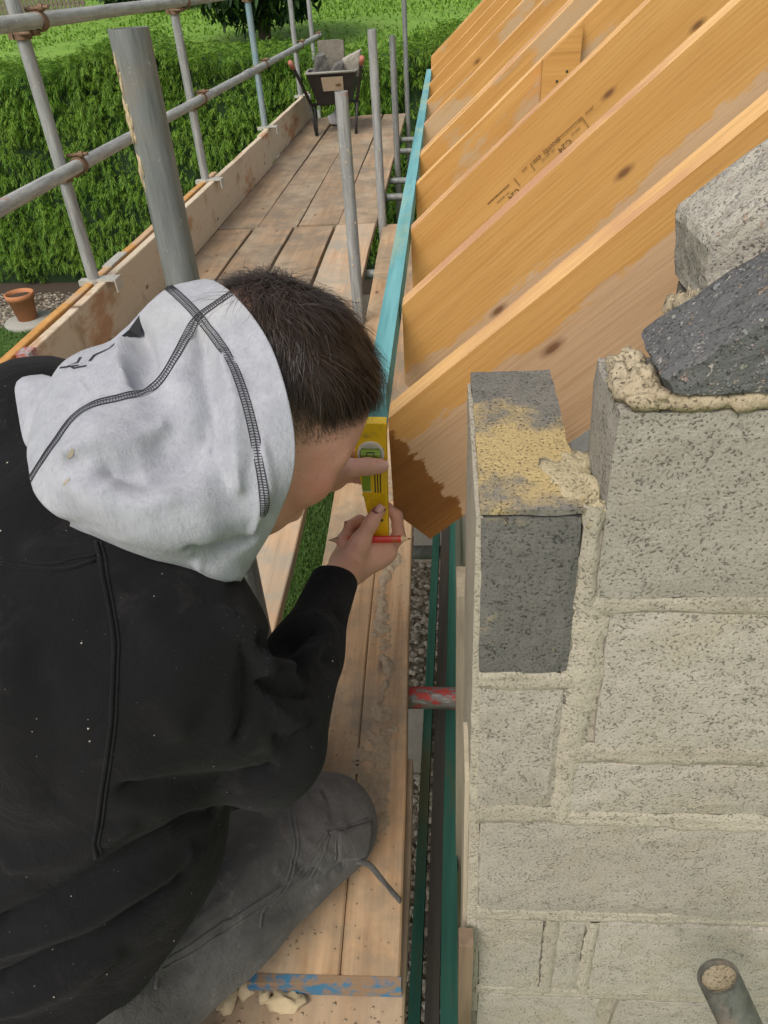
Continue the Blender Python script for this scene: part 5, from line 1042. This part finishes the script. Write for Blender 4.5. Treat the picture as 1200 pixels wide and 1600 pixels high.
def hs(r, c): return cr(np.array([cr(HG[i], c) for i in range(max(0, int(r) - 1), min(NR, int(r) + 3))]), r - max(0, int(r) - 1))
GU, GV = 90, 84
S = np.array([[hs((NR - 1) * j / GV, (NC - 1) * i / GU) for i in range(GU + 1)] for j in range(GV + 1)])
F = np.array([(j * (GU + 1) + i, j * (GU + 1) + i + 1, (j + 1) * (GU + 1) + i + 1, (j + 1) * (GU + 1) + i) for j in range(GV) for i in range(GU)])
V = S.reshape(-1, 3); N = vnorm(V, F); cb_ = A3((-0.2008, -0.6599, 0.7240)); N *= np.sign((N @ cb_).mean())

for s in [([(-0.3189, 0.6998, 0.9595), (-0.2969, 0.6584, 0.9559), (-0.2837, 0.6240, 0.9446), (-0.2834, 0.5990, 0.9370)], .012, -.012), ([(-0.3159, 0.6673, 0.9526), (-0.3100, 0.6473, 0.9478), (-0.3003, 0.6060, 0.9405)], .012, .008), ([(-0.2307, 0.6412, 0.9677), (-0.2192, 0.6009, 0.9473), (-0.2085, 0.5698, 0.9245), (-0.2044, 0.5455, 0.8992)], .016, -.010), ([(-0.2052, 0.6142, 0.9535), (-0.1940, 0.5823, 0.9305), (-0.1868, 0.5534, 0.9007), (-0.1850, 0.5302, 0.8681)], .014, .007),
          ([(-0.3256, 0.5254, 0.9103), (-0.2970, 0.5308, 0.9163), (-0.2726, 0.5391, 0.9109), (-0.2530, 0.5610, 0.9121)], .016, .007), ([(-0.2877, 0.5094, 0.9003), (-0.2552, 0.5087, 0.8937), (-0.2282, 0.5347, 0.8964), (-0.2107, 0.5608, 0.9166)], .020, -.011), ([(-0.3181, 0.5041, 0.8877), (-0.2743, 0.4938, 0.8876), (-0.2372, 0.4964, 0.8820)], .025, .005), ([(-0.2247, 0.4895, 0.8276), (-0.2049, 0.5119, 0.8075), (-0.1815, 0.5290, 0.8066)], .010, -.010), ([(-0.2288, 0.5046, 0.7999), (-0.2140, 0.5233, 0.7741), (-0.2059, 0.5379, 0.7605)], .012, .006), ([(-0.1776, 0.5232, 0.8226), (-0.1597, 0.5352, 0.8643), (-0.1621, 0.5528, 0.8940)], .007, .004), ([(-0.3265, 0.5941, 0.9405), (-0.3332, 0.5774, 0.9362), (-0.3502, 0.5652, 0.9236)], .014, -.006)]:
    V = stroke(V, N, s[0], s[1], s[2] * 1.55)
V = V + N * (.0040 * noisev(V, (15, 15, 15), 3) + .0007 * noisev(V, (60, 60, 60), 3))[:, None]
n = NB('heather_grey_fleece'); o_ = n.map((1, 1, 1)); mo = n.noise(34, detail=5, rough=.65); fz = n.noise(420, detail=4, rough=.75); st2 = n.noise(1.0, n.map((300, 300, 60), rot=(.5, .3, .2)), detail=3)
c = n.mix(n.ramp(mo, [(.3, 0.), (.7, 1.)]), (.28, .287, .318), (.395, .40, .43)); c = n.mix(n.math('MULTIPLY', n.ramp(st2, [(.5, 0.), (.75, 1.)]), .35), c, (.19, .195, .215))
c = n.mix(n.ramp(n.noise(5, detail=4), [(.55, 0.), (.75, .5)]), c, (.48, .465, .425))
n.col(c); n.rough(.98); n.spec(.05); n.b.inputs['Sheen Weight'].default_value = .25; n.bump(n.math('ADD', fz, n.math('MULTIPLY', st2, .7)), .6, .0016); M['fleece'] = n.m
hme = np_mesh('hood', V, F, M['fleece'], True); hood = link('hood', hme, hoodie)
md = hood.modifiers.new('Solidify', 'SOLIDIFY'); md.thickness = .005; md.offset = -1 if np.sign((vnorm(V, F) @ cb_).mean()) > 0 else 1
N2 = vnorm(V, F); N2 *= np.sign((N2 @ cb_).mean()); HV = V.reshape(GV + 1, GU + 1, 3); HN = N2.reshape(GV + 1, GU + 1, 3)
def hsp(r, c, off=.0008):
    y = min(max(r / (NR - 1) * GV, 0), GV - 1e-4); x = min(max(c / (NC - 1) * GU, 0), GU - 1e-4); j, i = int(y), int(x); fy, fx = y - j, x - i
    bl = lambda A: (A[j, i] * (1 - fx) + A[j, i + 1] * fx) * (1 - fy) + (A[j + 1, i] * (1 - fx) + A[j + 1, i + 1] * fx) * fy
    return Vector(bl(HV)) + Vector(bl(HN)).normalized() * off, Vector(bl(HN)).normalized()
def overlock(rc, wd=.0042):       # ladder of dark stitches between two edge threads
    mb = MB(); pts = [hsp(r, c) for r, c in rc]
    P = []; acc = 0
    for k in range(len(pts) - 1):
        d = (pts[k + 1][0] - pts[k][0]); l = d.length; t = d.normalized()
        m = max(1, int(l / .0006))
        for q in range(m): P.append((pts[k][0].lerp(pts[k + 1][0], q / m), pts[k][1].lerp(pts[k + 1][1], q / m), t))
    ed = {-1: [], 0: [], 1: []}; nxt = 0; L = 0
    for k, (p, nn, t) in enumerate(P):
        s = nn.cross(t).normalized()
        for e in ed: ed[e].append(p + s * e * wd + nn * (.0005 - .0006 * abs(e)))
        if k % 4 == 0:
            a = p - s * wd; b_ = p + s * wd + t * .0010; mb.path([a, p + nn * .0009, b_], .00036, 4)
    for e in ed: mb.path(ed[e][::5], .00050 if e else .0004, 5)
    return mb.build('overlock_seam', M['seamthread'], hood)
M['seamthread'] = plain('charcoal_thread', (.028, .028, .033), .9, 0, .3)
overlock([(2.0, c) for c in np.linspace(0.02, 7, 60)]); overlock([(r, 1.0 + .08 * max(0, r - 3)) for r in np.linspace(.9, 5.05, 60)])
# printed black marks on the far side of the hood
def mark(rcs, wd):
    mb = MB(); pts = [hsp(r, c, .0007) for r, c in rcs]; vs = []; fs = []
    for k, (p, nn) in enumerate(pts):
        t = (pts[min(k + 1, len(pts) - 1)][0] - pts[max(k - 1, 0)][0]).normalized(); s = nn.cross(t); w_ = wd[k] if isinstance(wd, list) else wd; vs += [p - s * w_, p + s * w_]
    fs = [(2 * k, 2 * k + 1, 2 * k + 3, 2 * k + 2) for k in range(len(pts) - 1)]; mb.add(vs, fs).build('printed_mark', M['print'], hood)
M['print'] = plain('black_print', (.012, .012, .013), .8)
mark([(1.02, 2.15), (1.10, 2.45), (1.16, 2.75)], [.006, .007, .003]); mark([(1.12, 2.6), (1.16, 3.1), (1.20, 3.6), (1.30, 3.9)], .0013); mark([(1.16, 4.0), (1.24, 4.25), (1.20, 4.6), (1.32, 4.5), (1.36, 4.1)], .0013); mark([(1.08, 4.9), (1.2, 4.7), (1.3, 4.3)], .0012)
# stains on the fleece
M['stain'] = plain('brown_stain', (.34, .29, .22), .95)
M['print'] = M['stain']; mark([(2.72, 5.35), (2.75, 5.5), (2.74, 5.62)], [.0012, .0022, .0008]); mark([(3.25, 5.7), (3.28, 5.82), (3.27, 5.95)], [.001, .0024, .001])
# folded corner of the hood on the far shoulder
fv = np.array([[(-0.4692, 0.7022, 0.8960), (-0.4475, 0.6961, 0.9015), (-0.4188, 0.6826, 0.9045), (-0.3974, 0.6670, 0.9057)], [(-0.4660, 0.6806, 0.8916), (-0.4401, 0.6689, 0.9059), (-0.4139, 0.6591, 0.9058), (-0.3890, 0.6417, 0.9040)], [(-0.4562, 0.6609, 0.8804), (-0.4338, 0.6476, 0.8931), (-0.4151, 0.6368, 0.8926), (-0.3942, 0.6246, 0.8901)], [(-0.4383, 0.6328, 0.8652), (-0.4286, 0.6240, 0.8688), (-0.4164, 0.6130, 0.8691), (-0.4034, 0.6080, 0.8689)], [(-0.4261, 0.6124, 0.8528), (-0.4220, 0.6077, 0.8542), (-0.4153, 0.6031, 0.8555), (-0.4073, 0.5993, 0.8577)]])
P = np.array([[cr(np.array([cr(fv[i], 3 * a / 14) for i in range(5)]), 4 * b / 16) for a in range(15)] for b in range(17)]).reshape(-1, 3)
Ff = np.array([(b * 15 + a, b * 15 + a + 1, b * 15 + a + 16, b * 15 + a + 15) for b in range(16) for a in range(14)])
fo = link('hood_fold', np_mesh('hood_fold', P, Ff, M['fleece'], True), hood); md = fo.modifiers.new('s', 'SOLIDIFY'); md.thickness = .008; md.offset = 0
# ---- hair
rg = np.random.default_rng(4); HOODB = BVHTree.FromPolygons([Vector(p) for p in V], [tuple(map(int, q)) for q in F])
def scalp(th, ph):     # on the cranium
    d = np.stack([np.cos(ph) * np.cos(th), np.sin(ph), np.cos(ph) * np.sin(th)], 1); return d
def hairset(n_, long):
    d = unit(rg.normal(0, 1, (n_, 3))); loc = d * A3([.099, .088, .077]) + A3([-.008, .018, 0]); f, u, r = loc.T
    low = -.040 + .085 * np.clip((f + .005) / .075, 0, 1) ** 1.3; hgt = u - low
    keep = (hgt + .012 * np.array([nz(p, 60) for p in loc]) > (.050 if long else .004)) & (rg.random(n_) < (1.0 if long else np.clip((hgt + .004) / .045, .12, 1))) & (f < .082) ; d, loc, f, u, r, hgt = d[keep], loc[keep], f[keep], u[keep], r[keep], hgt[keep]; m = len(d)
    topw = np.clip((hgt - .045) / .05, 0, 1)
    crown = A3([-.055, .085, .012])
    rad = loc - crown; rad[:, 1] *= .35; rad = unit(rad + rg.normal(0, .01, rad.shape))
    sw = np.stack([rad[:, 2], 0 * rad[:, 0], -rad[:, 0]], 1)
    flow = rad + .35 * sw * np.exp(-np.linalg.norm(loc - crown, axis=1) / .03)[:, None] + A3([.55, 0, 0]) * topw[:, None] + A3([.2, -.55, 0]) * (1 - topw)[:, None]
    clump = np.array([[nz(p, 45, 1), nz(p, 45, 6), nz(p, 45, 11)] for p in loc]); clump2 = np.array([[nz(p, 110, 3), nz(p, 110, 8), nz(p, 110, 13)] for p in loc]); flow = flow + clump * .85 + clump2 * .45 + rg.normal(0, .10, flow.shape)
    nr = unit(d / A3([.099, .088, .077])); flow = unit(flow - nr * (flow * nr).sum(1)[:, None])
    L = (.012 + .036 * topw) * rg.uniform(.55, 1.25, m) if long else (.0015 + .011 * np.clip(hgt / .06, 0, 1) ** 1.5) * rg.uniform(.7, 1.2, m)
    if long: L *= 1 + 1.15 * np.clip((f - .03) / .05, 0, 1)
    lift = (.20 + .30 * rg.random(m) + .5 * np.clip(clump[:, 0], -.3, .6)) if long else .30
    K = 6; pts = np.zeros((m, K, 3)); p = loc.copy(); dirn = unit(flow + nr * np.reshape(lift, (-1, 1))); pts[:, 0] = p - nr * .002
    for k in range(1, K):
        p = p + dirn * (L / (K - 1))[:, None]; q = (p - A3([-.008, .018, 0])) / A3([.103, .092, .081]); ln = np.linalg.norm(q, axis=1)
        p = np.where((ln < 1)[:, None], A3([-.008, .018, 0]) + q / np.maximum(ln, 1e-6)[:, None] * A3([.103, .092, .081]), p)
        pts[:, k] = p; nn = unit((p - A3([-.008, .018, 0])) / A3([.099, .088, .077]))
        dirn = unit(dirn - nn * (.16 if long else .05) + rg.normal(0, .05, dirn.shape) + A3([.02, -.06, 0]) * np.clip((p[:, :1] - .06) / .04, 0, 1) * 3)
    out = HC + pts @ HA * HS; ok = []
    for q in out:      # nothing grows through the hood
        c = False
        for k, mg in ((0, .014), (3, .004), (5, .002)):
            dv = Vector(q[k] - HC); h_ = HOODB.ray_cast(Vector(HC), dv.normalized(), .30)
            if h_[0] is not None and (dv.length - .007 < h_[3] < dv.length + mg): c = True; break
        ok.append(not c)
    return pts[np.array(ok)], L
def strands(pts, w0):
    m, K = pts.shape[:2]; Wp = HC + pts @ HA * HS; V = np.zeros((m, K * 2, 3)); 
    for k in range(K):
        t = unit(Wp[:, min(k + 1, K - 1)] - Wp[:, max(k - 1, 0)]); nn = unit(Wp[:, k] - HC); s = unit(np.cross(t, nn) + rg.normal(0, .35, t.shape)); w_ = w0 * (1 - .8 * (k / (K - 1)) ** 1.5)
        V[:, 2 * k] = Wp[:, k] - s * w_; V[:, 2 * k + 1] = Wp[:, k] + s * w_
    o = (np.arange(m) * K * 2)[:, None, None]; T = np.array([[2 * k, 2 * k + 1, 2 * k + 3, 2 * k + 2] for k in range(K - 1)])
    return V.reshape(-1, 3), (o + T[None]).reshape(-1, 4)
n = NB('dark_brown_hair'); n.col(n.ramp(n.island(), [(0., (.014, .009, .006)), (.55, (.034, .021, .014)), (1., (.075, .047, .031))])); n.rough(.42); n.spec(.5); M['hair'] = n.m
v1, f1 = strands(hairset(34000, True)[0], .00038); v2, f2 = strands(hairset(36000, False)[0], .00022)
link('hair', np_mesh('hair', np.concatenate([v1, v2]), np.concatenate([f1, f2 + len(v1)]), M['hair'], True), person)['kind'] = 'stuff'
# ================================================================ LEVEL AND PENCIL
def yel(name, c): 
    n = NB(name); a = n.noise(40, detail=6, rough=.7); n.col(n.mix(n.ramp(a, [(.56, 0.), (.72, .6)]), c, (.30, .20, .05))); n.rough(.42); return n.m
M['yellow'] = yel('yellow_level_paint', (.86, .55, .008)); M['white'] = plain('white_plastic', (.72, .70, .64), .4, 0, .1); M['vialgreen'] = plain('green_vial_fluid', (.22, .34, .03), .12, 0, .1); M['vialdark'] = plain('dark_mark', (.02, .02, .02), .5)
lv = thing('spirit_level', 'small yellow torpedo spirit level held upright against the rafter foot', 'spirit level', (-.089, .896, .519), rot=(0, .035, 0))
prof = [(.0, 0), (0, .208), (-.026, .208), (-.038, .196), (-.0450, .172), (-.0455, .150), (-.040, .118), (-.036, .085), (-.030, .05), (-.024, 0)]
def prism(mb, prof, y0, y1, mi=0):
    m = len(prof); vs = [(x, y0, z) for x, z in prof] + [(x, y1, z) for x, z in prof]
    return mb.add(vs, [tuple(range(m))[::-1], tuple(range(m, 2 * m))] + [(i, (i + 1) % m, m + (i + 1) % m, m + i) for i in range(m)], False, mi)
prism(MB(), prof, -.0085, .0105).build('body', M['yellow'], lv)
mb = MB(); mb.box((-.0035, -.0105, .002), (-.0002, -.0080, .206)); mb.box((-.0375, -.0105, .085), (-.0036, -.0080, .089)); mb.box((-.024, -.0105, .0005), (-.0036, -.0080, .004))
for i in range(5): pass
mb.build('raised_frame', M['yellow'], lv)
mb = MB(); mb.hexa([(-.0238, -.0105, .004), (-.0208, -.0105, .004), (-.0208, -.0080, .004), (-.0238, -.0080, .004), (-.0358, -.0105, .085), (-.0325, -.0105, .085), (-.0325, -.0080, .085), (-.0358, -.0080, .085)]); mb.build('raised_edge', M['yellow'], lv)
vr = MB().tube((-.0225, -.0085, .160), (-.0225, -.0125, .160), .0195, seg=36, inner=.0160).build('vial_ring', M['white'], lv)
MB().tube((-.0225, -.0082, .160), (-.0225, -.0090, .160), .0162, seg=30).build('vial_recess', M['white'], lv)
mb = MB(); mb.tube((-.0365, -.0105, .1605), (-.0085, -.0105, .1605), .0072, seg=18, rings=1); mb.build('vial', M['vialgreen'], lv)
mb = MB()
for x in (-.0275, -.0175): mb.box((x - .0005, -.0181, .1545), (x + .0005, -.0176, .1665))
mb.box((-.0275, -.0181, .1655), (-.0175, -.0176, .1668)); mb.build('vial_line', M['vialdark'], lv)
MB().box((-.037, -.0100, .094), (-.0245, -.0078, .122)).build('centre_vial', M['vialgreen'], lv); MB().box((-.0375, -.0096, .0925), (-.0235, -.0080, .0945)).build('vial_edge', M['white'], lv)
for k, x in enumerate((-.0180, -.0140, -.0100)): MB().box((x - .0009, -.0092, .091), (x + .0009, -.0080, .126)).build('slot', M['vialdark'], lv)
MB().tube((-.0105, -.0088, .040), (-.0105, -.0080, .040), .0033, seg=14).build('hang_hole', M['vialdark'], lv)
pc = thing('carpenter_pencil', 'short red carpenter pencil sharpened at both ends held across the hand', 'pencil', (-0.1172, 0.8740, 0.5321), rot=(0, -.015, 0))
M['redpaint'] = yel('red_pencil_paint', (.62, .028, .022)); M['rawwood'] = plain('sharpened_wood', (.62, .45, .27), .8); M['lead'] = plain('graphite', (.03, .03, .03), .4)
oc = lambda x, a, b_: [(x, a * math.cos(t), b_ * math.sin(t)) for t in np.linspace(0, 2 * math.pi, 8, endpoint=False) + .39]
mb = MB(); mb.add(oc(-.049, .0045, .0062) + oc(.049, .0045, .0062), [(i, (i + 1) % 8, 8 + (i + 1) % 8, 8 + i) for i in range(8)]); mb.build('barrel', M['redpaint'], pc)
for s in (-1, 1):
    mb = MB(); mb.add(oc(s * .0490, .0045, .0062) + oc(s * .0575, .0022, .0030) + oc(s * .060, .0013, .0018), [(i, (i + 1) % 8, 8 + (i + 1) % 8, 8 + i) for i in range(8)] + [(8 + i, 8 + (i + 1) % 8, 16 + (i + 1) % 8, 16 + i) for i in range(8)]); mb.build('sharpened_end', M['rawwood'], pc)
    mb = MB(); mb.add(oc(s * .060, .0013, .0018) + [(s * .0645, 0, 0)], [(i, (i + 1) % 8, 8) for i in range(8)]); mb.build('lead', M['lead'], pc)
